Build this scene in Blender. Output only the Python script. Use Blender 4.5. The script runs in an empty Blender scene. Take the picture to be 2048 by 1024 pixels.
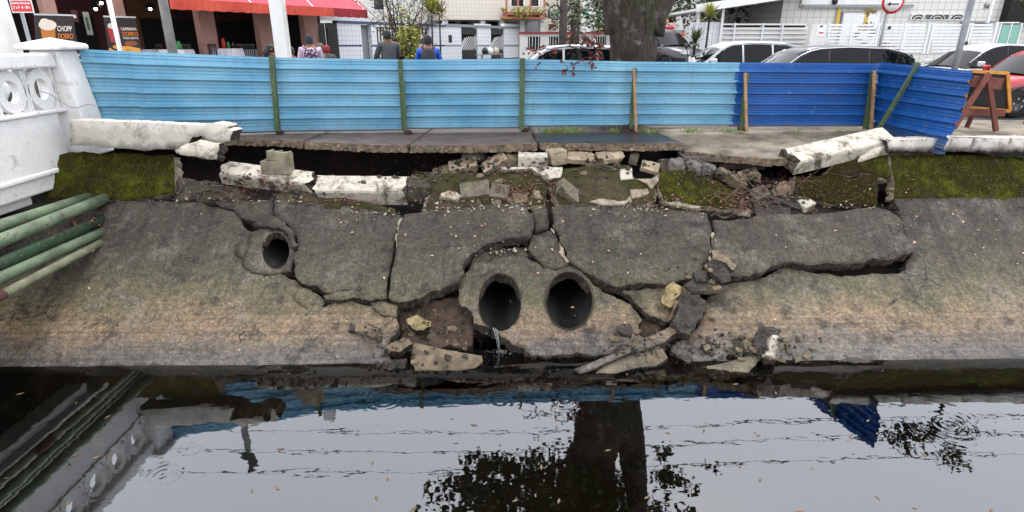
import bpy, bmesh, math, random
from mathutils import Vector, Matrix, noise
from mathutils.geometry import delaunay_2d_cdt
R = math.radians
scene = bpy.context.scene
COL = scene.collection
# ---------------------------------------------------------------- camera
F, PITCH, YAW, CAMH = 1160.0, R(20.25), R(0.9), 4.0
cd = bpy.data.cameras.new('camera'); cam = bpy.data.objects.new('camera', cd); COL.objects.link(cam)
cd.sensor_width = 36; cd.lens = 36*F/2048; cd.clip_start = .05; cd.clip_end = 2000
cam.location = (0, 0, CAMH); cam.rotation_euler = (math.pi/2-PITCH, 0, -YAW)
scene.camera = cam
# ---------------------------------------------------------------- overcast sky, soft sun, exposure
w = bpy.data.worlds.new('World'); scene.world = w; w.use_nodes = True
nt = w.node_tree; bg = nt.nodes['Background']
sky = nt.nodes.new('ShaderNodeTexSky'); sky.sky_type = 'NISHITA'; sky.sun_disc = False
SUN_EL, SUN_AZ = R(58), R(20)
sky.sun_elevation = SUN_EL; sky.sun_rotation = SUN_AZ; sky.dust_density = 4.0; sky.air_density = 1.0; sky.ozone_density = 1.0
hs = nt.nodes.new('ShaderNodeMix'); hs.data_type = 'RGBA'; hs.inputs[0].default_value = .8
hs.inputs[7].default_value = (19.6, 20.1, 21.3, 1)       # the even cloud layer over the clear sky
nt.links.new(sky.outputs[0], hs.inputs[6]); nt.links.new(hs.outputs[2], bg.inputs[0])
bg.inputs[1].default_value = .1
sd = bpy.data.lights.new('sun', 'SUN'); sd.energy = 1.5; sd.angle = R(16); sd.color = (1, .97, .93)
sun = bpy.data.objects.new('sun', sd); COL.objects.link(sun)
dv = Vector((math.sin(SUN_AZ)*math.cos(SUN_EL), math.cos(SUN_AZ)*math.cos(SUN_EL), math.sin(SUN_EL)))
sun.rotation_euler = dv.to_track_quat('Z', 'Y').to_euler(); sun.location = (0, 0, 30)
vs = scene.view_settings; vs.view_transform = 'Standard'; vs.look = 'None'; vs.gamma = 1; vs.use_curve_mapping = False
vs.exposure = 0.52
# ---------------------------------------------------------------- pixel -> place helpers
def ray(px, py):
    x = (px-1024)/F; y = (py-512)/F
    f = math.cos(PITCH)-y*math.sin(PITCH); d = math.sin(PITCH)+y*math.cos(PITCH)
    return Vector((x*math.cos(YAW)+f*math.sin(YAW), -x*math.sin(YAW)+f*math.cos(YAW), -d))
O = Vector((0, 0, CAMH))
def PY(px, py, Y): r = ray(px, py); return O+r*(Y/r.y)
def PZ(px, py, z): r = ray(px, py); return O+r*((z-CAMH)/r.z)
def PX(px, py, X): r = ray(px, py); return O+r*(X/r.x)
class Prof:
    """surface extruded along X from a (Y,z) polyline"""
    def __init__(s, pts, off=0):
        s.p = [Vector(q) for q in pts]
        if off: s.p = [s.at(i, off) for i in range(len(pts))]
        s.L = [0]
        for a, b in zip(s.p, s.p[1:]): s.L.append(s.L[-1]+(b-a).length)
    def nrm(s, i):
        a = s.p[max(i-1, 0)]; b = s.p[min(i+1, len(s.p)-1)]; d = (b-a).normalized(); return Vector((-d.y, d.x))
    def at(s, i, off): return s.p[i]+s.nrm(i)*off
    def uv(s, q):
        if isinstance(q, Vector): # nearest on the polyline
            best = None
            for i, (a, b) in enumerate(zip(s.p, s.p[1:])):
                d = b-a; t = ((q.y-a.x)*d.x+(q.z-a.y)*d.y)/d.length_squared
                tc = t if (i == 0 and t < 0) or (i == len(s.p)-2 and t > 1) else min(max(t, 0), 1)
                e = (a+d*tc-Vector((q.y, q.z))).length
                if best is None or e < best[0]: best = (e, s.L[i]+d.length*tc)
            return Vector((q.x, best[1]))
        r = ray(q[0], q[1]); best = None; n = len(s.p)-2
        for i, (a, b) in enumerate(zip(s.p, s.p[1:])):
            d = b-a; det = r.y*(-d.y)+r.z*d.x
            if abs(det) < 1e-9: continue
            wx, wy = a.x-O.y, a.y-O.z
            t = (wx*(-d.y)+wy*d.x)/det; k = (r.y*wy-r.z*wx)/det
            if t > 0 and (k >= 0 or i == 0) and (k <= 1 or i == n):
                if best is None or t < best[0]: best = (t, s.L[i]+k*d.length)
        return Vector((O.x+r.x*best[0], best[1]))
    def pos(s, u, v, off=0):
        n = len(s.p)-1; i = 0
        while i < n-1 and v > s.L[i+1]: i += 1
        k = (v-s.L[i])/(s.L[i+1]-s.L[i]); q = s.p[i].lerp(s.p[i+1], k)
        kk = min(max(k, 0), 1); m = s.nrm(i).lerp(s.nrm(i+1), kk)
        q = q+m*off; return Vector((u, q.x, q.y))
class Pln:
    """any plane: point + normal"""
    def __init__(s, p, n):
        s.o = Vector(p); s.n = Vector(n).normalized()
        a = Vector((0, 0, 1)) if abs(s.n.z) < .9 else Vector((0, 1, 0))
        s.u = a.cross(s.n).normalized(); s.v = s.n.cross(s.u)
    def uv(s, q):
        if not isinstance(q, Vector):
            r = ray(q[0], q[1]); q = O+r*((s.o-O).dot(s.n)/r.dot(s.n))
        return Vector(((q-s.o).dot(s.u), (q-s.o).dot(s.v)))
    def pos(s, u, v, off=0): return s.o+s.u*u+s.v*v+s.n*off
# ---------------------------------------------------------------- object helpers
def tag(o, label=None, cat=None, group=None, kind=None):
    if label: o['label'] = label
    if cat: o['category'] = cat
    if group: o['group'] = group
    if kind: o['kind'] = kind
    return o
def attach(o, parent):
    if parent:
        o.parent = parent
        if parent.parent is None: o.matrix_parent_inverse = parent.matrix_basis.inverted()
    return o
def link(name, me, parent=None):
    o = bpy.data.objects.new(name, me); COL.objects.link(o); attach(o, parent); return o
def thing(name, loc, label, cat, group=None):
    o = bpy.data.objects.new(name, None); COL.objects.link(o); o.location = loc; o.empty_display_size = .2
    bpy.context.view_layer.update(); tag(o, label, cat, group); return o
class MB:
    """collects shapes in world space; build() links them as ONE mesh"""
    def __init__(s): s.v = []; s.f = []; s.m = []; s.s = []
    def add(s, vs, fs, mi=0, sm=False):
        b = len(s.v); s.v += [Vector(q) for q in vs]
        for f in fs: s.f.append([b+i for i in f]); s.m.append(mi); s.s.append(sm)
        return s
    def box(s, lo, hi, mi=0, M=None):
        x0, y0, z0 = lo; x1, y1, z1 = hi
        v = [Vector(q) for q in ((x0,y0,z0),(x1,y0,z0),(x1,y1,z0),(x0,y1,z0),(x0,y0,z1),(x1,y0,z1),(x1,y1,z1),(x0,y1,z1))]
        if M: v = [M @ q for q in v]
        return s.add(v, [(0,3,2,1),(4,5,6,7),(0,1,5,4),(1,2,6,5),(2,3,7,6),(3,0,4,7)], mi)
    def bar(s, a, b, w, h=None, mi=0, up=(0,0,1)):
        a = Vector(a); b = Vector(b); h = h or w; d = (b-a); L = d.length; d.normalize(); up = Vector(up)
        if abs(d.dot(up)) > .95: up = Vector((0, 1, 0))
        x = d.cross(up).normalized(); z = x.cross(d)
        M = Matrix((( x.x,d.x,z.x,a.x),(x.y,d.y,z.y,a.y),(x.z,d.z,z.z,a.z),(0,0,0,1)))
        return s.box((-w/2, 0, -h/2), (w/2, L, h/2), mi, M)
    def tube(s, pts, rad, n=10, mi=0, caps=True, sm=True):
        pts = [Vector(q) for q in pts]; b = len(s.v)
        if not hasattr(rad, '__len__'): rad = [rad]*len(pts)
        ref = None
        for i, q in enumerate(pts):
            d = (pts[min(i+1, len(pts)-1)]-pts[max(i-1, 0)]).normalized()
            if ref is None: ref = Vector((0,0,1)) if abs(d.z) < .9 else Vector((1,0,0))
            x = d.cross(ref).normalized(); y = x.cross(d); ref = y
            for k in range(n):
                t = 2*math.pi*k/n; s.v.append(q+(x*math.cos(t)+y*math.sin(t))*rad[i])
        for i in range(len(pts)-1):
            for k in range(n):
                s.f.append([b+i*n+k, b+i*n+(k+1) % n, b+(i+1)*n+(k+1) % n, b+(i+1)*n+k]); s.m.append(mi); s.s.append(sm)
        if caps:
            s.f.append([b+k for k in range(n)][::-1]); s.m.append(mi); s.s.append(False)
            s.f.append([b+(len(pts)-1)*n+k for k in range(n)]); s.m.append(mi); s.s.append(False)
        return s
    def prism(s, poly, d, mi=0):
        """planar 3D polygon pushed along vector d"""
        d = Vector(d); n = len(poly); v = [Vector(q) for q in poly]; v += [q+d for q in v]
        return s.add(v, [list(range(n))[::-1], list(range(n, 2*n))]+[(i, (i+1) % n, n+(i+1) % n, n+i) for i in range(n)], mi)
    def lathe(s, c, prof, n=16, mi=0, axis='z', sm=True):
        b = len(s.v); c = Vector(c)
        for r, h in prof:
            for k in range(n):
                t = 2*math.pi*k/n; q = (r*math.cos(t), r*math.sin(t), h)
                if axis == 'y': q = (q[0], q[2], q[1])
                if axis == 'x': q = (q[2], q[0], q[1])
                s.v.append(c+Vector(q))
        for i in range(len(prof)-1):
            for k in range(n): s.f.append([b+i*n+k, b+i*n+(k+1) % n, b+(i+1)*n+(k+1) % n, b+(i+1)*n+k]); s.m.append(mi); s.s.append(sm)
        return s
    def build(s, name, mats, parent=None, label=None, cat=None, group=None, kind=None, fix=True):
        me = bpy.data.meshes.new(name); me.from_pydata(s.v, [], s.f)
        for m in (mats if isinstance(mats, (list, tuple)) else [mats]): me.materials.append(m)
        me.polygons.foreach_set('material_index', s.m); me.polygons.foreach_set('use_smooth', s.s); me.update()
        if fix:
            bm = bmesh.new(); bm.from_mesh(me); bmesh.ops.recalc_face_normals(bm, faces=bm.faces); bm.to_mesh(me); bm.free()
        return tag(link(name, me, parent), label, cat, group, kind)
# ---------------------------------------------------------------- materials
def C(r, g, b):
    f = lambda c: (c/255/12.92) if c <= 10.3 else ((c/255+.055)/1.055)**2.4
    return (f(r), f(g), f(b), 1)
class NT:
    def __init__(s, name):
        s.m = bpy.data.materials.new(name); s.m.use_nodes = True; s.t = s.m.node_tree
        s.b = s.t.nodes['Principled BSDF']; s.pos = s.n('ShaderNodeNewGeometry').outputs['Position']
    def n(s, typ, **kw):
        q = s.t.nodes.new(typ)
        for k, v in kw.items(): setattr(q, k, v)
        return q
    def set(s, sock, v):
        if hasattr(v, 'is_output'): s.t.links.new(v, sock)
        elif v is not None: sock.default_value = v
    def noise(s, scale, detail=4, rough=.55, vec=None, dist=0):
        q = s.n('ShaderNodeTexNoise'); s.set(q.inputs['Vector'], vec or s.pos)
        q.inputs['Scale'].default_value = scale; q.inputs['Detail'].default_value = detail
        q.inputs['Roughness'].default_value = rough; q.inputs['Distortion'].default_value = dist
        return q.outputs[0]
    def voro(s, scale, feature='F1', vec=None):
        q = s.n('ShaderNodeTexVoronoi', feature=feature); s.set(q.inputs['Vector'], vec or s.pos); q.inputs['Scale'].default_value = scale
        return q.outputs[0]
    def math(s, op, a, b=None, c=None, clamp=False):
        q = s.n('ShaderNodeMath', operation=op, use_clamp=clamp)
        for i, v in enumerate((a, b, c)):
            if v is not None: s.set(q.inputs[i], v)
        return q.outputs[0]
    def scl(s, v, vec=None):
        q = s.n('ShaderNodeVectorMath', operation='MULTIPLY'); s.set(q.inputs[0], vec or s.pos); q.inputs[1].default_value = v
        return q.outputs[0]
    def sep(s, i, vec=None):
        q = s.n('ShaderNodeSeparateXYZ'); s.set(q.inputs[0], vec or s.pos); return q.outputs[i]
    def ramp(s, fac, stops, interp='LINEAR'):
        q = s.n('ShaderNodeValToRGB'); e = q.color_ramp.elements; q.color_ramp.interpolation = interp
        while len(e) < len(stops): e.new(.5)
        for el, (p, c) in zip(e, stops): el.position = p; el.color = c if hasattr(c, '__len__') else (c, c, c, 1)
        s.set(q.inputs[0], fac); return q.outputs[0]
    def mix(s, fac, a, b, mode='MIX'):
        q = s.n('ShaderNodeMix', data_type='RGBA', blend_type=mode)
        s.set(q.inputs[0], fac); s.set(q.inputs[6], a); s.set(q.inputs[7], b); return q.outputs[2]
    def bump(s, h, strength=.5, dist=.02, prev=None):
        q = s.n('ShaderNodeBump'); q.inputs['Strength'].default_value = strength; q.inputs['Distance'].default_value = dist
        s.set(q.inputs['Height'], h)
        if prev: s.set(q.inputs['Normal'], prev)
        return q.outputs[0]
    def done(s, col, rough=.8, normal=None, metal=0, spec=None):
        s.set(s.b.inputs['Base Color'], col); s.set(s.b.inputs['Roughness'], rough); s.b.inputs['Metallic'].default_value = metal
        if spec is not None: s.b.inputs['Specular IOR Level'].default_value = spec
        if normal: s.set(s.b.inputs['Normal'], normal)
        return s.m
MATS = {}
def M(name, c1, c2=None, scale=6, rough=.8, bump=.3, fine=60, speck=None, metal=0, spec=None, bd=.02):
    """plain weathered surface: two tones in large noise, fine grain, bump"""
    if name in MATS: return MATS[name]
    s = NT(name); c2 = c2 or tuple(x*.75 for x in c1[:3])+(1,)
    a = s.noise(scale, 6, .65); col = s.ramp(a, [(.35, c1), (.66, c2)])
    g = s.noise(fine, 3, .7); col = s.mix(.35, col, s.ramp(g, [(.3, .55), (.7, 1.3)]), 'MULTIPLY')
    if speck: col = s.mix(s.ramp(s.noise(fine*.7, 2, .5), [(.64, 0.), (.70, 1.)]), col, speck)
    nb = s.bump(s.math('ADD', a, s.math('MULTIPLY', g, .5)), bump, bd) if bump else None
    MATS[name] = s.done(col, rough, nb, metal, spec); return MATS[name]
def plain(name, c, rough=.6, metal=0, spec=None):
    return M(name, c, tuple(x*.88 for x in c[:3])+(1,), 9, rough, 0, 90, None, metal, spec)
def emit(name, c, k):
    if name in MATS: return MATS[name]
    s = NT(name); s.b.inputs['Emission Color'].default_value = c; s.b.inputs['Emission Strength'].default_value = k; MATS[name] = s.m; return s.m
# ---------------------------------------------------------------- broken slab: a polygon with ragged edges, real thickness
def inside(q, poly):
    x, y = q; r = False; j = len(poly)-1
    for i in range(len(poly)):
        a = poly[i]; b = poly[j]
        if (a[1] > y) != (b[1] > y) and x < (b[0]-a[0])*(y-a[1])/(b[1]-a[1])+a[0]: r = not r
        j = i
    return r
def ragged(loop, js, rnd, step):
    out = []
    for i, a in enumerate(loop):
        b = loop[(i+1) % len(loop)]; pts = [a, b]
        while (pts[1]-pts[0]).length > step and len(pts) < 600:
            nx = []
            for p, q in zip(pts, pts[1:]):
                d = q-p; m = (p+q)/2+Vector((-d.y, d.x))*rnd.uniform(-1, 1)*js[i]; nx += [p, m]
            pts = nx+[pts[-1]]
        out += pts[:-1]
    return out
def slab(name, surf, poly, thick, mats, off=0, holes=(), jag=.13, grid=.12, amp=.012, freq=3., seed=1, parent=None, bulge=None,
         topside=False, step=.06, side_amp=.25, taper=0., smooth=True):
    rnd = random.Random(seed*7919+13); loops = []
    for lp in [poly]+list(holes):
        js = [q[2] if (not isinstance(q, Vector) and len(q) > 2) else (jag if lp is poly else 0) for q in lp]
        uv = [surf.uv(q) for q in lp]
        loops.append(ragged(uv, js, rnd, step if lp is poly else .3))
    out = loops[0]; V = []; E = []
    for lp in loops:
        b = len(V); V += lp; E += [(b+i, b+(i+1) % len(lp)) for i in range(len(lp))]
    x0, x1 = min(q.x for q in out), max(q.x for q in out); y0, y1 = min(q.y for q in out), max(q.y for q in out)
    nx = int((x1-x0)/grid)+1; ny = int((y1-y0)/grid)+1; bnd = list(V)
    cell = {}
    for q in bnd: cell.setdefault((int(q.x/grid), int(q.y/grid)), []).append(q)
    for i in range(nx+1):
        for j in range(ny+1):
            q = Vector((x0+(i+rnd.uniform(-.3, .3))*grid, y0+(j+.5*(i % 2)+rnd.uniform(-.3, .3))*grid))
            ci, cj = int(q.x/grid), int(q.y/grid)
            if any((q-k).length < grid*.45 for a in (-1, 0, 1) for c in (-1, 0, 1) for k in cell.get((ci+a, cj+c), ())): continue
            if inside(q, out) and not any(inside(q, h) for h in loops[1:]): V.append(q)
    r = delaunay_2d_cdt(V, E, [], 0, 1e-5); V2, T = r[0], r[2]
    keep = []
    for t in T:
        c = (V2[t[0]]+V2[t[1]]+V2[t[2]])/3
        if inside(c, out) and not any(inside(c, h) for h in loops[1:]): keep.append(list(t))
    so = Vector((seed*3.7, seed*1.3, 0))
    def top(q):
        p = surf.pos(q.x, q.y, off)
        d = amp*noise.noise(p*freq+so)+amp*.5*noise.noise(p*freq*3.1+so)
        if bulge: d += bulge(q.x, q.y)
        return surf.pos(q.x, q.y, off+d)
    vs = [top(q) for q in V2]; fs = [tuple(t) for t in keep]; ms = [0]*len(fs); sm = [smooth]*len(fs)
    cnt = {}
    for t in keep:
        for a, b in ((t[0], t[1]), (t[1], t[2]), (t[2], t[0])): cnt[(a, b)] = 1
    cx = sum((q for q in out), Vector((0, 0)))/len(out)
    low = {}; mid = {}
    def lows(i):
        if i not in low:
            q = V2[i]; dq = (cx-q)*taper; dd = bulge(q.x, q.y) if bulge else 0
            j = lambda: rnd.uniform(-1, 1)*thick*side_amp*.4
            mid[i] = len(vs); m = surf.pos(q.x+dq.x*.4, q.y+dq.y*.4, off+dd-thick*.5); vs.append(m+Vector((j(), j(), j())))
            low[i] = len(vs); m = surf.pos(q.x+dq.x, q.y+dq.y, off+dd-thick); vs.append(m+Vector((j(), j(), j())))
        return mid[i], low[i]
    for (a, b) in list(cnt):
        if (b, a) in cnt: continue
        ma, la = lows(a); mb, lb = lows(b)
        n = (vs[b]-vs[a]).cross(vs[ma]-vs[a]); mi = 1
        if topside and n.length > 0:
            n.normalize()
            if -n.z > .5: mi = 0
        fs += [(b, a, ma, mb), (mb, ma, la, lb)]; ms += [mi, mi]; sm += [False, False]
    # closed underside
    if low:
        for t in keep:
            if all(i in low for i in t): fs.append((low[t[2]], low[t[1]], low[t[0]])); ms.append(1); sm.append(False)
    me = bpy.data.meshes.new(name); me.from_pydata(vs, [], fs)
    for m in mats: me.materials.append(m)
    me.polygons.foreach_set('material_index', ms); me.polygons.foreach_set('use_smooth', sm); me.update()
    o = link(name, me, parent)
    return o
def block(name, c, size, rot, mats, seed=1, rough=.008, bev=.007, cuts=3, parent=None, clip=1):
    """rough-edged block: centre c, size (l,w,h), euler rot in degrees; some corners knocked off"""
    rnd = random.Random(seed*31+5); bm = bmesh.new(); bmesh.ops.create_cube(bm, size=1)
    Mx = Matrix.Diagonal((*size, 1)); bm.transform(Mx)
    for k in range(clip):
        n = Vector((rnd.uniform(-1, 1), rnd.uniform(-1, 1), rnd.uniform(-1, 1))).normalized()
        ext = max((v.co.dot(n) for v in bm.verts), default=0)
        r = bmesh.ops.bisect_plane(bm, geom=bm.verts[:]+bm.edges[:]+bm.faces[:], plane_co=n*ext*rnd.uniform(.74, .92), plane_no=n, clear_outer=True)
        ed = [e for e in r['geom_cut'] if isinstance(e, bmesh.types.BMEdge)]
        if ed:
            f = bmesh.ops.edgeloop_fill(bm, edges=ed)
            for q in f['faces']: q.material_index = len(mats)-1
    if bev: bmesh.ops.bevel(bm, geom=bm.edges[:], offset=min(bev, min(size)*.2), segments=1, affect='EDGES')
    bmesh.ops.triangulate(bm, faces=bm.faces[:])
    for k in range(cuts):
        ed = [e for e in bm.edges if e.calc_length() > max(size)/(4+k*2)]
        if ed: bmesh.ops.subdivide_edges(bm, edges=ed, cuts=1, use_grid_fill=False); bmesh.ops.triangulate(bm, faces=[f for f in bm.faces if len(f.verts) > 3])
    so = Vector((seed*1.7, seed*.9, seed*.3))
    for v in bm.verts:
        q = v.co*13+so; v.co += Vector((noise.noise(q), noise.noise(q+Vector((5,0,0))), noise.noise(q+Vector((0,7,0)))))*rough
    bmesh.ops.recalc_face_normals(bm, faces=bm.faces)
    from mathutils import Euler
    bm.transform(Matrix.Translation(c) @ Euler([R(a) for a in rot], 'XYZ').to_matrix().to_4x4())
    me = bpy.data.meshes.new(name); bm.to_mesh(me); bm.free()
    for m in mats: me.materials.append(m)
    return link(name, me, parent)
def beam(name, a, b, w, h, mats, roll=0, seed=1, rough=.012, parent=None, n=14, jagend=.12, round_=.3):
    """cast coping beam from a to b, rounded top corners, ragged broken ends"""
    a = Vector(a); b = Vector(b); d = (b-a); L = d.length; d.normalize(); x = d.cross(Vector((0,0,1))).normalized(); z = x.cross(d)
    cr, sr = math.cos(R(roll)), math.sin(R(roll)); x, z = x*cr+z*sr, z*cr-x*sr
    sec = [(-.5,-.5),(-.17,-.5),(.17,-.5),(.5,-.5),(.5,-.15),(.5,.5-round_),(.5-round_*.25,.5-round_*.3),(.5-round_*.7,.5),(.1,.5),(-.1,.5),(-.5+round_*.7,.5),(-.5+round_*.25,.5-round_*.3),(-.5,.5-round_),(-.5,-.15)]
    m = len(sec); vs = []; fs = []; mi = []; rnd = random.Random(seed)
    for i in range(n+1):
        for k, (sx, sz) in enumerate(sec):
            t = i/n*L
            if i in (0, n): t += (rnd.random()-.5)*jagend
            q = a+d*t+x*sx*w+z*sz*h; e = q*7+Vector((seed, 0, 0))
            q += Vector((noise.noise(e), noise.noise(e+Vector((9,0,0))), noise.noise(e+Vector((0,9,0)))))*rough; vs.append(q)
    for i in range(n):
        for k in range(m): fs.append((i*m+k, i*m+(k+1) % m, (i+1)*m+(k+1) % m, (i+1)*m+k)); mi.append(0)
    for e, s in ((0, -1), (n, 1)):
        c = len(vs); vs.append(a+d*(0 if e == 0 else L)+d*s*rnd.uniform(-.05, .06)+z*.05*h)
        mid = []
        for k in range(m): mid.append(len(vs)); vs.append(vs[e*m+k].lerp(vs[c], .5)+d*s*rnd.uniform(-.4, .5)*jagend)
        for k in range(m):
            k2 = (k+1) % m; fs += [(e*m+k, e*m+k2, mid[k2], mid[k]), (mid[k], mid[k2], c)]; mi += [1, 1]
    me = bpy.data.meshes.new(name); me.from_pydata(vs, [], fs)
    for q in mats: me.materials.append(q)
    me.polygons.foreach_set('material_index', mi); me.update()
    bm = bmesh.new(); bm.from_mesh(me); bmesh.ops.recalc_face_normals(bm, faces=bm.faces); bm.to_mesh(me); bm.free()
    return link(name, me, parent)
# ================================================================ materials of the canal
def m_slope():
    s = NT('stained_concrete'); z = s.sep(2)
    st = s.noise(1, 6, .7, s.scl((6, .5, .5))); big = s.noise(.9, 5, .6); mid = s.noise(5, 6, .7); fine = s.noise(26, 4, .8)
    zz = s.math('ADD', z, s.math('MULTIPLY', s.math('SUBTRACT', big, .5), .45))
    zz = s.math('ADD', zz, s.math('MULTIPLY', s.math('SUBTRACT', st, .5), .22))
    zz = s.math('ADD', zz, s.math('MULTIPLY', s.math('SUBTRACT', mid, .5), .16))
    f = s.math('MULTIPLY_ADD', zz, 1/2.2, .4/2.2)      # z -0.4 .. 1.8 -> 0..1
    k = lambda q: (q+.4)/2.2
    col = s.ramp(f, [(k(-.35), C(26, 25, 20)), (k(-.06), C(40, 37, 30)), (k(.03), C(92, 87, 82)), (k(.16), C(104, 94, 84)), (k(.30), C(128, 108, 86)),
                     (k(.42), C(122, 106, 82)), (k(.56), C(100, 92, 70)), (k(.74), C(86, 80, 63)), (k(.95), C(76, 69, 57)), (k(1.2), C(66, 59, 49)), (k(1.6), C(72, 65, 55))])
    # horizontal tide lines low down, pale scuffs, dark speckle
    tide = s.noise(1, 3, .6, s.scl((.35, 14, 26))); low = s.ramp(z, [(.25, 1.), (.6, 0.)])
    col = s.mix(s.math('MULTIPLY', low, .6), col, s.mix(1, col, s.ramp(tide, [(.36, .55), (.62, 1.3)]), 'MULTIPLY'))
    grn = s.math('MULTIPLY', s.ramp(s.noise(2.2, 5, .65), [(.50, 0.), (.62, 1.)]), s.ramp(z, [(.28, 0.), (.5, 1.), (.85, 1.), (1.0, 0.)]))
    col = s.mix(s.math('MULTIPLY', grn, .4), col, C(66, 72, 46))
    col = s.mix(s.ramp(s.noise(1.4, 6, .7), [(.52, 0.), (.66, .6)]), col, C(118, 110, 100))
    col = s.mix(s.ramp(s.noise(3.1, 6, .7), [(.53, 0.), (.66, .75)]), col, C(30, 28, 25))
    col = s.mix(s.math('MULTIPLY', s.ramp(st, [(.52, 0.), (.66, 1.)]), s.ramp(z, [(.3, .12), (.7, .6)])), col, C(42, 39, 34))
    m2 = s.noise(11, 5, .75); col = s.mix(.75, col, s.ramp(m2, [(.32, .5), (.5, 1.), (.68, 1.6)]), 'MULTIPLY')
    col = s.mix(.85, col, s.ramp(fine, [(.34, .35), (.5, 1.), (.68, 1.8)]), 'MULTIPLY')
    wp = s.n('ShaderNodeVectorMath', operation='ADD'); s.set(wp.inputs[0], s.pos); nv = s.n('ShaderNodeTexNoise'); nv.inputs['Scale'].default_value = 2.5; nv.inputs['Detail'].default_value = 5; s.set(nv.inputs['Vector'], s.pos); s.set(wp.inputs[1], s.n('ShaderNodeVectorMath', operation='SCALE').outputs[0])
    sc = wp.inputs[1].links[0].from_node; s.set(sc.inputs[0], nv.outputs['Color']); sc.inputs['Scale'].default_value = .5
    crk = s.math('LESS_THAN', s.voro(.75, 'DISTANCE_TO_EDGE', wp.outputs[0]), .005)
    col = s.mix(s.math('MULTIPLY', crk, s.ramp(big, [(.55, 0.), (.60, .9)])), col, C(16, 15, 14))
    col = s.mix(s.ramp(s.noise(38, 2, .5), [(.69, 0.), (.74, .75)]), col, C(150, 143, 132))
    col = s.mix(1, col, (.86, .86, .86, 1), 'MULTIPLY')
    h = s.math('ADD', s.math('MULTIPLY', mid, 1.0), s.math('MULTIPLY', fine, .5))
    return s.done(col, s.ramp(z, [(.0, .3), (.12, .72)]), s.bump(s.math('ADD', h, s.math('MULTIPLY', m2, .5)), .7, .018), spec=.4)
SLOPE = m_slope()
BROKEN = M('broken_concrete', C(84, 75, 62), C(38, 34, 28), 7, .95, .9, 45, C(150, 142, 128), bd=.04)
SOIL = M('dark_soil', C(46, 36, 29), C(20, 16, 13), 3, .98, .9, 30, bd=.06)
MUD = M('tan_mud', C(92, 74, 58), C(46, 37, 29), 6, .85, 1.0, 22, C(130, 108, 86), bd=.06)
PLASTER = M('white_plaster', C(182, 170, 150), C(112, 100, 82), 5, .9, .6, 40, C(90, 84, 74))
STONE = M('grey_block', C(122, 112, 94), C(80, 74, 60), 4, .9, .5, 60, C(160, 152, 132))
STONE_P = M('pale_brick', C(176, 160, 134), C(124, 110, 90), 5, .9, .6, 60, C(196, 186, 166))
STONE_D = M('dark_wet_block', C(66, 60, 50), C(34, 31, 27), 5, .75, .8, 50, C(110, 100, 84), bd=.03)
STONE_Y = M('yellow_stone', C(168, 148, 104), C(98, 84, 58), 9, .85, .8, 40)
STONE_T = M('tan_stone', C(130, 114, 92), C(82, 71, 57), 7, .9, .6, 50)
def m_moss(name, a, b, brown, amt):
    s = NT(name); n1 = s.noise(1.6, 6, .65); n2 = s.noise(9, 5, .7); f = s.noise(75, 3, .8)
    col = s.ramp(n2, [(.3, a), (.72, b)])
    col = s.mix(s.ramp(n1, [(.48-amt*.2, 0.), (.62-amt*.2, .75)]), col, brown); col = s.mix(s.ramp(s.noise(1, 5, .7, s.scl((3.2, .4, .5))), [(.56, 0.), (.70, .55)]), col, C(42, 31, 16))
    col = s.mix(s.ramp(s.noise(4.3, 6, .75), [(.56, 0.), (.66, .9)]), col, C(52, 47, 40))
    col = s.mix(.8, col, s.ramp(f, [(.3, .35), (.5, 1.), (.75, 1.7)]), 'MULTIPLY')
    col = s.mix(s.ramp(s.noise(45, 2, .5), [(.70, 0.), (.74, .8)]), col, C(150, 146, 110))
    return s.done(col, .95, s.bump(s.math('ADD', s.math('MULTIPLY', n2, .7), s.math('MULTIPLY', f, .6)), .95, .035), spec=.15)
MOSS = m_moss('green_moss', C(30, 34, 7), C(92, 96, 18), C(44, 34, 15), .4)
MOSSG = m_moss('moss_on_grey_render', C(62, 56, 42), C(92, 84, 64), C(54, 56, 18), .2)
MOSSB = m_moss('olive_brown_moss', C(36, 33, 11), C(66, 62, 15), C(46, 32, 15), .6)
def m_white(name, base, dirt, lo, hi, low_dirt=None):
    s = NT(name); a = s.noise(2.3, 7, .7); f = s.noise(48, 4, .75)
    col = s.mix(s.ramp(a, [(.40, 0.), (.7, .55)]), base, tuple(x*.78 for x in base[:3])+(1,))
    dm = s.ramp(s.noise(3.6, 8, .75, dist=.4), [(lo, 0.), (hi, 1.)])
    col = s.mix(dm, col, dirt)
    sp = s.ramp(s.noise(22, 4, .6), [(.62, 0.), (.68, .8)]); col = s.mix(s.math('MULTIPLY', sp, s.ramp(a, [(.4, .15), (.6, 1.)])), col, dirt)
    if low_dirt:
        z = s.math('ADD', s.sep(2), s.math('MULTIPLY', s.math('SUBTRACT', s.noise(7, 5, .7), .5), .22))
        q = s.n('ShaderNodeMapRange'); s.set(q.inputs[0], z); q.inputs[1].default_value = low_dirt[1]; q.inputs[2].default_value = low_dirt[0]
        col = s.mix(q.outputs[0], col, C(40, 38, 32))
    col = s.mix(.25, col, s.ramp(f, [(.3, .6), (.7, 1.3)]), 'MULTIPLY')
    return s.done(col, .75, s.bump(s.math('ADD', a, s.math('MULTIPLY', f, .3)), .45, .02), spec=.3)
WHITE = m_white('white_limewash', C(220, 219, 217), C(146, 140, 130), .57, .77)
WHITE_D = m_white('flaking_white_paint', C(196, 188, 172), C(78, 70, 57), .48, .62)
WHITE_K = m_white('dirty_white_kerb', C(192, 186, 176), C(112, 106, 94), .50, .68, (2.31, 2.42))
MORTAR = M('crumbled_mortar_bed', C(150, 138, 118), C(46, 38, 30), 11, .95, .9, 34, C(206, 200, 186), bd=.05)
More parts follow.
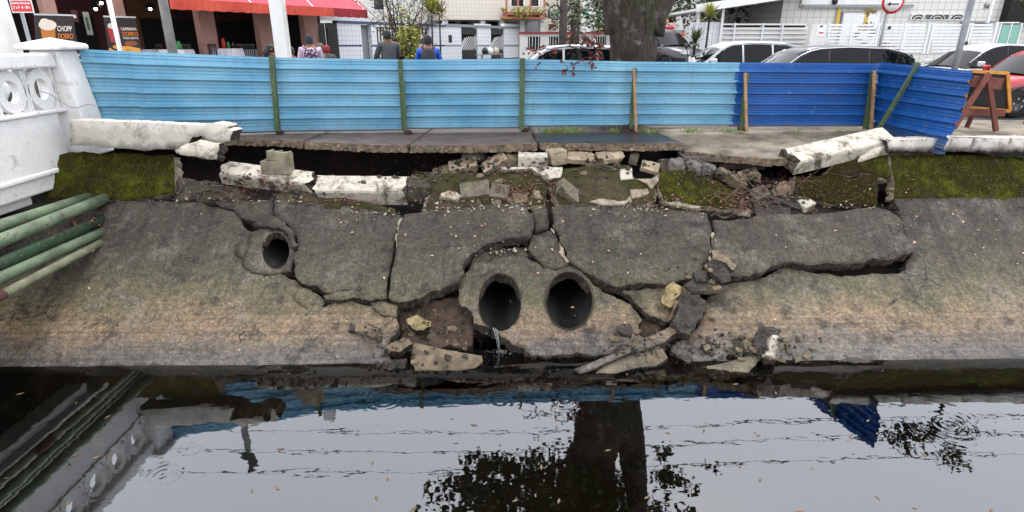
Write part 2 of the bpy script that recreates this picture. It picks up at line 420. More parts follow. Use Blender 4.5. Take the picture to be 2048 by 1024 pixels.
PAVE = M('wet_pavement', C(98, 86, 80), C(62, 54, 50), 3, .7, .35, 60, C(140, 130, 118), spec=.5)
PAVE_D = M('dark_wet_pavement', C(60, 58, 58), C(40, 38, 38), 2, .36, .3, 60, spec=.5)
PAVE_L = M('pale_worn_pavement', C(146, 134, 116), C(78, 72, 61), 2.2, .85, .5, 50, C(178, 168, 150))
SLABSIDE = M('crumbling_slab_edge', C(140, 122, 100), C(70, 60, 48), 9, .95, 1.0, 40, C(180, 168, 148), bd=.05)
# ================================================================ water, canal bed
PTS = [(1.0, -.95), (4.6, -.9), (5.7, -.5), (6.75, 0.), (7.4, .36), (8.05, .78), (8.65, 1.24), (9.1, 1.62)]
SL = Prof(PTS); BACK = Prof(PTS, -.34)
def m_water():
    s = NT('still_canal_water'); t = s.t; P = s.pos
    x, y = s.sep(0), s.sep(1)
    h = s.math('MULTIPLY', s.noise(1, 2, .5, s.scl((2.2, 5.0, 1))), .0011)
    h = s.math('ADD', h, s.math('MULTIPLY', s.noise(1, 2, .5, s.scl((9, 22, 1))), .00007))
    for (px, py, k, wd, a) in RINGS:
        q = PZ(px, py, 0)
        dx = s.math('SUBTRACT', x, q.x); dy = s.math('SUBTRACT', y, q.y)
        r2 = s.math('ADD', s.math('MULTIPLY', dx, dx), s.math('MULTIPLY', dy, dy)); r = s.math('ADD', s.math('SQRT', r2), s.math('MULTIPLY', s.noise(3.5, 2, .5), .03))
        e = s.math('EXPONENT', s.math('MULTIPLY', r2, -1/(wd*wd)))
        h = s.math('ADD', h, s.math('MULTIPLY', s.math('MULTIPLY', s.math('SINE', s.math('MULTIPLY', r, k)), e), a))
    nb = s.n('ShaderNodeBump'); nb.inputs['Strength'].default_value = 1; nb.inputs['Distance'].default_value = 1; s.set(nb.inputs['Height'], h)
    gl = s.n('ShaderNodeBsdfGlossy'); gl.inputs['Roughness'].default_value = .012; gl.inputs['Color'].default_value = (.93, .955, 1, 1); s.set(gl.inputs['Normal'], nb.outputs[0])
    tr = s.n('ShaderNodeBsdfTransparent'); tr.inputs['Color'].default_value = (.55, .5, .4, 1)
    fr = s.n('ShaderNodeFresnel'); fr.inputs['IOR'].default_value = 2.2; s.set(fr.inputs['Normal'], nb.outputs[0])
    mx = s.n('ShaderNodeMixShader'); s.set(mx.inputs[0], fr.outputs[0]); s.set(mx.inputs[1], tr.outputs[0]); s.set(mx.inputs[2], gl.outputs[0])
    t.links.new(mx.outputs[0], t.nodes['Material Output'].inputs['Surface']); return s.m
RINGS = [(325, 950, 95, .16, .0005), (1000, 805, 75, .4, .0001), (770, 800, 85, .25, .00012), (1900, 850, 70, .4, .00016), (990, 715, 90, .25, .0003), (385, 895, 90, .12, .0002), (1130, 800, 75, .3, .0001), (1985, 1015, 60, .25, .0003)]
WATER = m_water()
MB().add([(-45,-6,0),(45,-6,0),(45,8.2,0),(-45,8.2,0)], [(0,1,2,3)]).build('water', WATER, kind='structure', fix=False)
BED = M('silty_bed', C(58, 50, 36), C(30, 28, 21), 1.6, .9, .5, 14, C(96, 72, 44))
b = MB(); nx, ny = 60, 22
for j in range(ny+1):
    for i in range(nx+1):
        X = -30+60*i/nx; Y = -6+13.4*j/ny
        b.v.append(Vector((X, Y, -.72-.06*noise.noise(Vector((X, Y, 0))*1.3))))
for j in range(ny):
    for i in range(nx): b.f.append([j*(nx+1)+i, j*(nx+1)+i+1, (j+1)*(nx+1)+i+1, (j+1)*(nx+1)+i]); b.m.append(0); b.s.append(True)
b.build('canal_bed', BED, kind='structure', fix=False)
# the bank on the near side, under the photographer
nb_ = MB().add([(-45,-2.2,2.4),(45,-2.2,2.4),(45,-.3,2.4),(-45,-.3,2.4),(45,.0,1.6),(-45,.0,1.6),(45,2.4,-.95),(-45,2.4,-.95)], [(0,1,2,3),(3,2,4,5),(5,4,6,7)])
nb_.build('near_bank', SLOPE, kind='structure')
# earth behind the broken lining and under the undermined pavement
def soilz(X, Y):
    base = BACK.p; z = None
    if Y <= 8.9:
        for a, c in zip(base, base[1:]):
            if a.x <= Y <= c.x: z = a.y+(c.y-a.y)*(Y-a.x)/(c.x-a.x)
        if z is None: z = base[-1].y
    else:
        z = 1.36
    t = min(max((Y-8.9)/.7, 0), 1)
    g = lambda c, w_: math.exp(-((X-c)/w_)**2)
    mound = .42*g(.3, .9)+.46*g(1.7, .9)+.38*g(3.2, .9)+.32*g(4.4, .8)+.25*g(5.4, .7)+.14*g(-4.6, .6)
    z += t*mound*(1-.35*min(max((Y-10.1)/1.3, 0), 1))
    if Y > 11.0: z += (Y-11.0)*1.35
    n = noise.noise(Vector((X, Y, 0))*2.3)*.07+noise.noise(Vector((X, Y, 3))*7)*.035
    return z+n*(1 if Y > 8.6 else .6)
b = MB(); nx, ny = 230, 64
HOLES = []
for (px, py, rx, ry) in ((1000, 611, 42, 57), (1137, 607, 46, 56), (552, 502, 27, 36)):
    u_ = SL.uv((px, py)); c_ = SL.pos(u_.x, u_.y); HOLES.append((c_, rx*.0083, ry*.0075))
for j in range(ny+1):
    for i in range(nx+1):
        X = -11.5+23*i/nx; Y = 6.0+5.75*j/ny; b.v.append(Vector((X, Y, min(soilz(X, Y), 2.28))))
for j in range(ny):
    for i in range(nx):
        q_ = (b.v[j*(nx+1)+i]+b.v[(j+1)*(nx+1)+i+1])/2
        if any(abs(q_.x-c_.x) < rx_-.02 and c_.z-rz_*.55 < q_.z < c_.z+rz_*.85 and q_.y < c_.y+1.6 for c_, rx_, rz_ in HOLES): continue
        b.f.append([j*(nx+1)+i, j*(nx+1)+i+1, (j+1)*(nx+1)+i+1, (j+1)*(nx+1)+i]); b.m.append(0); b.s.append(True)
b.build('earth_bank', SOIL, kind='structure', fix=False)
# ================================================================ the concrete lining, in its cracked pieces
bank = thing('canal_lining', (0, 7.5, .4), None, None); bank['kind'] = 'structure'
def lin(poly, off=0, seed=1, thick=.16, name='slab', **kw):
    return slab(name, SL, poly, thick, [SLOPE, BROKEN], off=off, seed=seed, parent=bank, **kw)
TL, TR = Vector((-14, 9.1, 1.62)), Vector((14, 9.1, 1.62)); BL_, BR_ = Vector((-14, 5.0, -.75)), Vector((14, 5.0, -.75))
def ell(cx, cy, rx, ry, n=28, a0=0): return [(cx+rx*math.cos(2*math.pi*i/n), cy+ry*math.sin(2*math.pi*i/n), 0) for i in range(n)]
LP3 = ell(552, 502, 27, 36)
lin([(*q, 0) if isinstance(q, tuple) and False else q for q in
     [TL, (245,402,.01),(330,402,.01),(405,405),(440,416),(470,424),(483,441),(488,456),(503,464),(497,478),(488,500),(484,530),(502,546),(560,548),(590,560),(603,573),(640,592),(650,601),(645,616),(672,606),(735,612),(768,606),(797,614),(792,634),(796,662),(775,690),(786,725),(800,770), BL_]], seed=1, grid=.14, amp=.014)
lin([(405,404,.03),(470,403,.03),(546,401),(546,432),(524,441),(487,440),(470,422),(441,414)], off=.02, seed=2)
# collar of the small drain and the cap over it
col3 = lin([(503,465),(522,458),(568,464),(590,500),(596,512),(584,530),(583,545),(560,547),(503,545),(486,529),(492,500)], off=.01, seed=3, holes=[LP3], amp=.01)
lin([(505,452),(525,443),(547,434),(572,446),(592,466),(601,492),(592,501),(580,482),(570,463),(522,456)], off=.045, seed=4, thick=.12, jag=.2, amp=.02)
lin([(468,490),(492,478),(496,500),(488,522),(474,512)], off=.025, seed=5, thick=.1)
lin([(549,404,.02),(700,417,.02),(795,431),(806,438),(797,470),(787,515,.02),(779,556,.02),(772,572),(720,585),(690,583),(655,590),(606,571),(592,556),(590,520),(601,492),(590,464),(570,447),(548,432)], off=.055, seed=6, grid=.1)
lin([(648,596),(690,586),(722,587),(775,563),(775,602),(738,606),(700,601),(652,603)], off=.06, seed=7)
lin([(585,590),(604,577),(640,594),(644,612),(612,618)], off=.02, seed=8, thick=.1)
lin([(812,436),(795,500,.02),(784,560,.02),(779,604),(800,613),(835,605),(880,589),(918,572),(930,552),(927,535),(944,515),(966,500),(1002,490),(1060,483),(1068,462),(1052,422),(1048,415,.03),(960,418,.03),(900,426,.04)], off=.105, seed=9, grid=.1, thick=.2)
lin([(1066,417),(1094,421),(1098,447),(1096,461),(1071,467),(1062,442)], off=.04, seed=10, jag=.08)
lin([(1064,475),(1100,466),(1118,496),(1137,533),(1110,544),(1088,540),(1070,520),(1056,505)], off=.07, seed=11, jag=.08)
lin([(1103,420,.03),(1250,417,.03),(1412,434),(1419,460),(1418,500),(1408,548),(1384,567),(1330,577),(1292,573),(1240,580),(1205,570),(1178,556),(1160,543),(1138,529),(1121,496),(1104,458)], off=.09, seed=12, grid=.1, thick=.2)
lin([(1423,446,.05),(1560,434,.04),(1750,420,.03),(1776,428),(1800,452),(1821,498),(1812,514),(1740,522),(1640,533),(1578,530),(1520,552),(1470,558),(1440,563),(1416,543),(1421,500)], off=.075, seed=13, grid=.1, thick=.18)
lin([(1790,398,.01), TR, BR_, (1350,790),(1368,722),(1342,702),(1356,684),(1398,650),(1408,606),(1440,574),(1520,557),(1576,536),(1604,541),(1650,546),(1715,551),(1755,548),(1812,541),(1816,520),(1824,498),(1806,446)], seed=14, grid=.14, amp=.014, thick=.2)
lin([(1244,583),(1292,578),(1386,571),(1394,592),(1352,640),(1330,646),(1292,628),(1268,604)], off=.02, seed=15, thick=.14)
# broken edge of the lower lining left of the outfalls, and the exposed fill
lin([(742,608),(772,604),(797,613),(793,636),(770,634)], off=.03, seed=16, thick=.1)
slab('mud_shelf', SL, [(790,600),(880,585),(930,575),(946,640),(948,700),(905,735),(780,740),(788,690),(800,650)], .1, [MUD, MUD], off=-.2, amp=.07, freq=6, seed=17, parent=bank, jag=.05, grid=.045)
slab('mud_shelf', SL, [(1270,610),(1340,640),(1400,650),(1370,740),(1180,760),(1190,690)], .1, [MUD, SOIL], off=-.16, amp=.07, freq=6, seed=18, parent=bank, jag=.05, grid=.045)
for k, pl in enumerate(([(799,443,.15),(808,441,.1),(804,468,.15),(796,500,.15),(788,512,.15),(793,475,.15)], [(1418,470,.15),(1424,470,.15),(1426,505,.15),(1432,528,.15),(1420,540,.15),(1412,520,.15)], [(1100,462,.12),(1106,464,.12),(1124,500,.12),(1139,530,.12),(1133,530,.12),(1116,496,.12)])):
    slab('joint_mortar', SL, pl, .08, [PLASTER, BROKEN], off=.075, seed=90+k, parent=bank, grid=.04, amp=.02, freq=12, step=.04)
# outfall head with the two big drains
H1, H2 = ell(1000, 611, 42, 57), ell(1137, 607, 46, 56)
c1, c2 = SL.uv((1000, 600)), SL.uv((1140, 600))
def headb(u, v):
    d = 0
    for c in (c1, c2): d += .13*math.exp(-(((u-c.x)/.5)**2+((v-c.y-.05)/.7)**2))
    return d
head = slab('outfall_head', SL, [(921,556),(946,528),(1000,517),(1052,519),(1086,543),(1112,549),(1162,549),(1186,578),(1262,611),(1284,640),(1277,668),(1300,684),(1240,704),(1190,714),(1118,711),(1062,713),(1024,692),(992,668),(968,656),(948,650),(944,628),(924,616),(919,590)], .22, [SLOPE, BROKEN], off=.0, holes=[H1, H2], seed=19, parent=bank, bulge=headb, grid=.08, amp=.02)
slab('slab', SL, [(936,530),(952,508),(1000,494),(1054,489),(1056,508),(1062,517),(1000,514),(946,526)], .1, [BROKEN, BROKEN], off=-.03, seed=20, parent=bank, amp=.05, freq=8, grid=.05)
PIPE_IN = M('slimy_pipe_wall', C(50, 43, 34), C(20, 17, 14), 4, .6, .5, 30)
RIM = M('pipe_rim_concrete', C(78, 71, 58), C(44, 40, 33), 6, .85, .6, 50)
def drain(loop, bul, inset, lipw, name):
    """concrete drain barrel running back into the bank, with its ring-shaped lip"""
    pts = []
    for q in loop:
        uv = SL.uv(q); pts.append(SL.pos(uv.x, uv.y, (bul(uv.x, uv.y) if bul else 0)+inset))
    c = sum(pts, Vector())/len(pts); n = len(pts); b = MB()
    lip = [c+(p-c)*(1+lipw) for p in pts]; lip_b = [q+Vector((0, .25, 0)) for q in lip]
    bk = [Vector((c.x+(p.x-c.x)*.95, c.y+7.2, c.z+(p.z-c.z)*.7+.2)) for p in pts]
    b.add(pts+lip+lip_b+bk+[c+Vector((0, 7.3, .2))],
          [(i, (i+1) % n, n+(i+1) % n, n+i) for i in range(n)]+[(n+i, n+(i+1) % n, 2*n+(i+1) % n, 2*n+i) for i in range(n)]
          +[(i, (i+1) % n, 3*n+(i+1) % n, 3*n+i) for i in range(n)]+[(3*n+i, 3*n+(i+1) % n, 4*n) for i in range(n)], 0, True)
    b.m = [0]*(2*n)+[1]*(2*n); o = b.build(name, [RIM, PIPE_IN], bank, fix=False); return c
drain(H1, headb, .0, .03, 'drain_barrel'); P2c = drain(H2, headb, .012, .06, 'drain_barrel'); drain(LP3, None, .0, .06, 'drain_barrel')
# ================================================================ pavement above the bank
def flat(z): return Pln((0, 11, z), (0, 0, 1))
pav = thing('pavement', (0, 11, 2.4), None, None); pav['kind'] = 'structure'
YB = 12.55
def pv(poly, mat, seed, z=2.4, surf=None, **kw):
    return slab('paving_slab', surf or flat(z), poly, .12, [mat, SLABSIDE], seed=seed, parent=pav, grid=.22, amp=.008, **kw)
gx = lambda px, py: PZ(px, py, 2.4).x
f = [(300,272,.1),(460,277,.1),(606,283,.0)]
pv([Vector((-12, 9.7, 2.4)), (300,272,.06), (460,277,.06), (604,283,.0), Vector((gx(604,283)+.25, YB, 2.4)), Vector((-12, YB, 2.4))], PAVE, 1, jag=0)
pv([(609,283,.05), (700,288,.06), (815,291,0), Vector((gx(815,291)+.25, YB, 2.4)), Vector((gx(609,283)+.25, YB, 2.4))], PAVE, 2, jag=0)
pv([(819,291,.06), (960,291,.06), (1074,287,0), Vector((gx(1074,287)-.1, YB, 2.4)), Vector((gx(819,291)+.25, YB, 2.4))], PAVE, 3, jag=0)
pv([(1079,286,.06), (1200,287,.06), (1366,287,.02), Vector((gx(1366,287)-.25, YB, 2.4)), Vector((gx(1079,286)-.1, YB, 2.4))], PAVE_D, 4, jag=0)
# the sunken pale slab
tp = Vector((4.5, 11.6, 2.4)); tn = Vector((-.02, -.085, 1))
TP = Pln(tp, tn); q5 = lambda x, y: TP.pos(*TP.uv(Vector((x, y, 2.4))), 0)
pv([(1362,291,.05), (1370,303,.08), (1450,311,.08), (1540,318,.08), (1590,318,.04), q5(7.4, 9.75), q5(7.6, YB-.9), q5(gx(1366,287)-.15, YB-.9)], PAVE_L, 5, surf=TP, jag=0)
pv([Vector((2.7, 11.66, 2.385)), Vector((7.62, 11.66, 2.385)), Vector((7.62, YB, 2.385)), Vector((2.7, YB, 2.385))], PAVE, 6, z=2.385, jag=0)
pv([Vector((7.65, 9.75, 2.4)), Vector((22, 9.75, 2.4)), Vector((22, YB, 2.4)), Vector((7.65, YB, 2.4))], PAVE_L, 7, jag=0)
pv([Vector((-22, 10.0, 2.4)), Vector((-12.02, 10.0, 2.4)), Vector((-12.02, YB, 2.4)), Vector((-22, YB, 2.4))], PAVE, 8, jag=0)
# layers of older slab and blocks left under the sunken piece
for (x0, x1, y0, y1, Y, k) in ((1368,1450,314,323,9.75,1),(1452,1560,318,327,9.72,2),(1440,1530,328,338,9.9,3)):
    a, c = PY(x0, y0, Y), PY(x1, y1, Y)
    block('old_paving', ((a.x+c.x)/2, Y+.25, (a.z+c.z)/2), (c.x-a.x, .5, abs(a.z-c.z)), (2, 1, 0), [PAVE, SLABSIDE], seed=40+k, rough=.012, parent=pav, cuts=2)
# kerb to the roadway, road, far ground
MB().box((-45, YB+.005, 2.2), (45, YB+.16, 2.405)).build('road_kerb', PAVE_L, kind='structure')
ROAD = M('worn_asphalt', C(70, 70, 72), C(52, 52, 54), 2, .85, .4, 80)
b = MB()
prof = [(YB+.16, 2.37), (15, 2.41), (19, 2.62), (24, 2.9), (60, 2.95), (400, 2.95)]
for i, (y, z) in enumerate(prof): b.v += [Vector((-250, y, z)), Vector((250, y, z))]
for i in range(len(prof)-1): b.f.append([2*i, 2*i+1, 2*i+3, 2*i+2]); b.m.append(0); b.s.append(True)
b.build('road', ROAD, kind='structure', fix=False)
def gz(Y):
    for (a, z0), (c, z1) in zip(prof, prof[1:]):
        if a <= Y <= c: return z0+(z1-z0)*(Y-a)/(c-a)
    return 2.4
# ================================================================ low wall on the bank: mossy face, white coping
MW = Prof([(9.1, 1.62), (9.5, 2.32)])
def wallpiece(name, poly, label, mats, seed, surf=MW, thick=.22, off=0, cat='wall', **kw):
    o = slab(name, surf, poly, thick, mats, off=off, seed=seed, **kw); return tag(o, label, cat)
wallpiece('mossy_wall', [Vector((-7.3, 9.1, 1.62)), Vector((-7.3, 9.5, 2.32)), (160,304,.05), (250,305,.05), (346,309,.04), (350,345,.03), (351,384,.05), (300,396,.04), (240,401,.03)], 'square moss-covered wall stub beside the white bridge, under the low white parapet', [MOSS, PLASTER], 31, grid=.06, amp=.035, freq=9)
wallpiece('mossy_wall', [(1786,398,.05), (1790,370,.08), (1783,340,.08), (1779,312,.02), Vector((15, 9.5, 2.32)), Vector((15, 9.1, 1.62))], 'long unbroken moss-covered wall under the white parapet at the right', [MOSS, PLASTER], 32, grid=.07, amp=.035, freq=9)
# intact / broken white parapet beams
ww = [WHITE_K, BROKEN]
pp = Pln((0, 9.32, 2.5), (0, -1, .04))
o = slab('parapet', pp, [(140,240,0),(300,246,0),(405,251,.03),(425,246,.1),(452,250,.12),(466,262,.12),(460,283,.12),(430,288,.15),(402,271,.1),(385,274,.1),(378,287,.1),(345,299,.05),(240,297,.05),(140,292,0)], .36, ww, seed=33, amp=.005, topside=True, grid=.12, side_amp=.04)
tag(o, 'low white parapet beam joined to the bridge pillar, its right end snapped off', 'parapet')
o = slab('parapet', Pln((0, 9.36, 2.45), (0, -1, .04)), [(1774,281,0),(1778,306,.05),(1900,304,.03), Vector((15, 9.36, 2.30)), Vector((15, 9.36, 2.545)), (1900,276,0)], .34, ww, seed=34, amp=.004, topside=True, grid=.15, side_amp=.03, jag=.0)
tag(o, 'straight white parapet beam along the bank at the right, below the bent blue sheet', 'parapet')
o = slab('parapet_piece', Pln((0, 9.33, 2.3), (.1, -1, .25)), [(350,300,.06),(372,287,.06),(400,279,.06),(438,287,.08),(432,319,.06),(395,314,.05),(352,306,.06)], .3, [WHITE_D, BROKEN], seed=35, amp=.02, topside=True)
tag(o, 'white broken wedge hanging below the snapped end of the left parapet', 'rubble')
def bm_(name, a, b_, w_, h_, label, roll=0, seed=1, **kw):
    o = beam(name, a, b_, w_, h_, [WHITE_D, BROKEN], roll, seed, **kw); return tag(o, label, 'beam')
bm_('fallen_beam', PY(452,344,9.5), PY(626,366,9.3), .34, .23, 'flaking white coping beam under the two hollow blocks, lying in the collapsed gap', -25, 1, rough=.009, round_=.16)
bm_('fallen_beam', PY(636,378,9.22), PY(816,380,9.22), .38, .3, 'fallen white coping beam right of the hollow blocks, lying level on the slabs', -30, 2, rough=.009, round_=.16)
block('beam_core', PY(838,382,9.25), (.36, .34, .3), (10, 5, 8), [BROKEN, STONE], 3, .02, .01, clip=3)['label'] = 'bare concrete stump broken off the end of the level white beam'
bpy.data.objects['beam_core']['category'] = 'rubble'
bm_('fallen_beam', PY(1578,322,9.35), PY(1768,279,9.75), .42, .25, 'streaked white coping beam sloping up over the sunken pavement at the right', -22, 4, rough=.009, round_=.16)
o = slab('parapet_piece', Pln((0, 9.42, 2.3), (0, -1, .3)), [(1712,326,.06),(1720,312,.06),(1745,296,.06),(1768,290,.06),(1776,300,.04),(1775,309,.04),(1740,318,.06)], .2, [WHITE_D, BROKEN], seed=36, amp=.015, topside=True)
tag(o, 'small white parapet chunk wedged under the upper end of the sloping beam', 'rubble')
# ---- broken mossy wall in the collapse
RP = Prof([(9.02, 1.60), (9.62, 2.12)])
wallpiece('wall_fragment', [(822,352,.03),(900,349,.02),(1000,345,.02),(1084,343,.03),(1095,372,.04),(1088,412,.06),(1040,418,.05),(960,416,.04),(880,424,.05),(845,418,.06),(862,395,.06),(852,365,.05)], 'grey moss-flecked wall section leaning back behind the middle loose blocks', [MOSSG, PLASTER], 41, surf=RP, cat='rubble', amp=.03, freq=5, off=.03, grid=.08, topside=False)
wallpiece('wall_fragment', [(1102,345,.04),(1160,337,.03),(1255,336,.03),(1262,352,.05),(1280,372,.05),(1305,384,.05),(1312,402,.04),(1290,412,.04),(1240,414,.04),(1180,414,.05),(1118,414,.05),(1102,390,.05)], 'grey-green wall section with white chipped edges right of the vertical split', [MOSSG, PLASTER], 42, surf=RP, cat='rubble', amp=.025, freq=5, off=.06, grid=.08)
wallpiece('wall_fragment', [(1264,365,.06),(1292,360,.06),(1296,380,.06),(1278,382,.06)], 'small mossy wall chip framed by white cracks', [MOSS, PLASTER], 43, surf=RP, cat='rubble', off=.06, grid=.05)
wallpiece('wall_fragment', [(1316,352,.06),(1372,343,.05),(1430,368,.05),(1474,398,.05),(1476,426,.05),(1440,424,.03),(1390,416,.03),(1325,410,.04),(1314,380,.05)], 'bright green mossy wall lump at the centre right of the collapse', [MOSS, PLASTER], 44, surf=RP, cat='rubble', off=.09, amp=.03, freq=6, grid=.07)
wallpiece('wall_fragment', [(1584,388,.05),(1590,352,.06),(1640,352,.05),(1662,344,.05),(1700,358,.04),(1752,350,.03),(1757,380,.05),(1752,416,.04),(1680,412,.03),(1620,398,.05)], 'olive mossy wall section below the sloping white beam', [MOSSB, PLASTER], 45, off=.02, cat='rubble', grid=.07, amp=.02, freq=6)
wallpiece('wall_fragment', [(1652,345,.04),(1668,330,.05),(1712,320,.04),(1722,345,.04),(1700,354,.03)], 'dark mossy wedge directly under the sloping white beam', [MOSSB, PLASTER], 46, off=.04, cat='rubble', grid=.07)
wallpiece('wall_fragment', [(1716,321,.04),(1772,310,.03),(1782,348,.06),(1776,362,.06),(1750,348,.04),(1726,346,.04)], 'mossy block between the sloping beam and the long intact wall', [MOSS, PLASTER], 47, off=.0, cat='rubble', grid=.07)
# plaster filling seen in the splits between the sections
wallpiece('plaster_slab', [(1090,345,.06),(1125,343,.06),(1128,365,.1),(1112,385,.1),(1098,380,.1)], 'white plaster flake standing in the vertical split of the wall', [PLASTER, PLASTER], 48, surf=RP, cat='rubble', off=-.02, grid=.06)
wallpiece('plaster_slab', [(1238,342,.06),(1262,340,.06),(1264,362,.06),(1310,362,.06),(1318,384,.08),(1300,412,.08),(1258,386,.06),(1240,368,.06)], 'pale plaster backing showing between the chipped wall sections', [PLASTER, PLASTER], 49, surf=RP, cat='rubble', off=-.03, grid=.06)
wallpiece('plaster_slab', [(850,392,.1),(900,385,.1),(1090,395,.06),(1085,420,.08),(960,420,.06),(900,428,.1),(845,424,.1)], 'crumbled pale mortar bed under the two middle loose blocks', [MORTAR, BROKEN], 50, surf=RP, cat='rubble', off=.01, amp=.06, freq=9, grid=.05, thick=.1)
wallpiece('plaster_slab', [(1300,414,.1),(1420,424,.1),(1500,436,.1),(1500,420,.1),(1330,404,.1)], 'strip of crumbled mortar below the bright green mossy lump', [MORTAR, BROKEN], 51, surf=RP, cat='rubble', off=.02, amp=.06, freq=9, grid=.05, thick=.1)
for k, (pl, lab) in enumerate((([(1238,344,.05),(1262,341,.05),(1265,364,.05),(1240,366,.05)],'square white plaster chip at the top of the grey-green wall section'),
    ([(1262,362,.06),(1300,364,.06),(1310,356,.06),(1316,368,.06),(1300,384,.06),(1290,372,.06)],'branching white plaster crack piece left of the bright mossy lump'),
    ([(1258,386,.06),(1292,384,.06),(1296,392,.06),(1262,404,.06)],'lower white plaster chip left of the bright mossy lump'),
    ([(1176,410,.08),(1205,404,.08),(1250,408,.08),(1258,398,.08),(1262,410,.08),(1205,416,.06)],'white chipped rim along the foot of the grey-green wall section'),
    ([(1322,410,.08),(1345,409,.08),(1398,419,.08),(1392,424,.06),(1350,418,.06)],'white chipped rim along the foot of the bright mossy lump'),
    ([(1092,340,.05),(1124,342,.05),(1120,362,.1),(1098,368,.08),(1060,345,.03),(1000,347,.02),(1000,342,.02)],'white plaster corner under the white-painted block'),
    ([(885,393,.12),(900,388,.12),(925,398,.12),(912,408,.12),(880,404,.12)],'rough white plaster patch left of the three loose blocks'))):
    wallpiece('plaster_chip', pl, lab, [WHITE_D if k in (0, 5) else PLASTER, PLASTER], 70+k, surf=RP, cat='rubble', off=.082+.004*k, thick=.07, grid=.05, amp=.015, freq=8)
# left part: thin courses of old masonry under the first beam
wallpiece('masonry_course', [(352,352,.06),(420,362,.06),(485,380,.1),(470,398,.06),(400,400,.04),(352,398,.04)], 'thin crumbling masonry course between the mossy stub and the first fallen beam', [BROKEN, SLABSIDE], 52, surf=RP, cat='rubble', off=.0, amp=.05, freq=8, grid=.06)
wallpiece('masonry_course', [(545,388,.05),(600,382,.06),(660,392,.06),(720,404,.06),(790,420,.06),(795,432,.06),(700,420,.04),(560,404,.04)], 'dark masonry strip under the level fallen beam', [MOSSG, SLABSIDE], 53, surf=RP, cat='rubble', off=.02, amp=.04, freq=8, grid=.06)
# ---- loose blocks, each its own thing
def lb(px, py, Y, size, rot, label, mats=None, seed=1, name='loose_block', cat='block', **kw):
    m = mats or [STONE, BROKEN]
    o = block(name, PY(px, py, Y), size, rot, m, seed, **kw); return tag(o, label, cat)
lb(926,331,9.75,(.48,.25,.11),(28,-9,4),'long grey block lying left of the tilted pair in the gap',[STONE_P,STONE],seed=1)
lb(989,327,9.7,(.46,.22,.12),(32,-30,8),'grey block tilted steeply up to the right under the pavement edge',[STONE_P,STONE],seed=2)
lb(908,341,9.9,(.25,.2,.18),(30,35,10),'pointed block fragment at the left end of the rubble heap',seed=3,clip=3)
lb(1065,324,9.6,(.48,.2,.27),(12,2,0),'white-painted upright block in the middle of the rubble heap',[WHITE_D,BROKEN],seed=4,rough=.012)
lb(1112,313,9.75,(.3,.25,.24),(6,-4,22),'grey block standing right behind the white-painted block',[STONE_P,STONE],seed=5)
lb(1162,316,9.75,(.46,.24,.1),(26,4,-8),'flat block second from the right under the pavement edge',[STONE_P,STONE],seed=6)
lb(1220,314,9.75,(.46,.24,.1),(28,-6,6),'flat block at the right end of the row under the pavement edge',[STONE_P,STONE],seed=7)
lb(1268,317,9.85,(.14,.2,.17),(10,6,-20),'short dark block end right of the row of flat blocks',[STONE,STONE_D],seed=8)
lb(950,381,9.12,(.47,.28,.12),(42,-6,4),'wide loose block sitting on the mortar bed, largest of its three',seed=9)
lb(999,385,9.1,(.29,.26,.13),(42,6,-10),'square loose block, middle of three on the mortar bed',seed=10)
lb(1041,398,9.04,(.24,.2,.13),(40,-8,10),'small pale loose block, right of three on the mortar bed',[STONE_T,BROKEN],seed=11,clip=2)
lb(1142,387,9.04,(.5,.26,.12),(38,38,10),'greenish block lying diagonally below the vertical split',[STONE,STONE_D],seed=12,clip=1)
lb(948,314,9.95,(.42,.25,.04),(18,0,0),'thin pale tile lying behind the tilted blocks',[PLASTER,BROKEN],seed=13)
lb(1035,307,10.0,(.45,.2,.1),(15,3,8),'brown block half hidden behind the white-painted block',[STONE_T,SOIL],seed=14)
lb(1022,327,9.68,(.17,.22,.24),(20,14,30),'brown corner block left of the white-painted block',[STONE_T,BROKEN],seed=15,clip=2)
for k, (px, py, Y, sz, rt, lab) in enumerate(((884,344,9.75,(.3,.22,.07),(30,-14,12),'flat brick shard left of the pointed fragment'),(1012,345,9.55,(.26,.2,.07),(34,12,-20),'flat brick shard below the steeply tilted block'),(1195,335,9.6,(.34,.22,.06),(30,-5,14),'flat grey shard in the soil below the row of flat blocks'),
    (1300,334,9.6,(.3,.22,.08),(34,14,-12),'flat shard left of the three rounded stones'),(1496,350,9.5,(.36,.2,.08),(32,-12,10),'flat brown shard above the twigs'),(1640,386,9.25,(.3,.22,.07),(40,6,10),'flat shard right of the white painted lump'),(985,362,9.35,(.3,.2,.06),(38,-8,6),'thin shard behind the square loose block'),(1078,392,9.1,(.2,.16,.07),(38,20,20),'small shard beside the vertical split'))):
    lb(px, py, Y, sz, rt, lab, [STONE_P if k % 2 else STONE_T, STONE], seed=80+k, clip=3, name='brick_shard', cat='rubble')
ST = M('rounded_aggregate', C(118, 112, 106), C(84, 78, 72), 6, .9, .4, 60)
for k, (px, py, s_, lab) in enumerate([(1353,334,.24,'left of three rounded stones cast in the old kerb'),(1386,336,.22,'middle of three rounded stones cast in the old kerb'),(1414,340,.2,'right of three rounded stones cast in the old kerb')]):
    lb(px,py,9.5,(s_,.25,s_*1.0),(8,k*9,5),lab,[ST,BROKEN],seed=20+k,clip=5,bev=.03,name='kerb_stone',cat='stone',rough=.03)
wallpiece('kerb_bed', [(1318,318,.1),(1360,316,.06),(1400,318,.06),(1432,330,.1),(1436,348,.1),(1390,354,.1),(1320,344,.1)], 'crumbling kerb bed holding three rounded stones', [BROKEN, BROKEN], 54, surf=Pln((0,9.6,2),(0,-1,.6)), cat='rubble', amp=.05, freq=8, grid=.05)
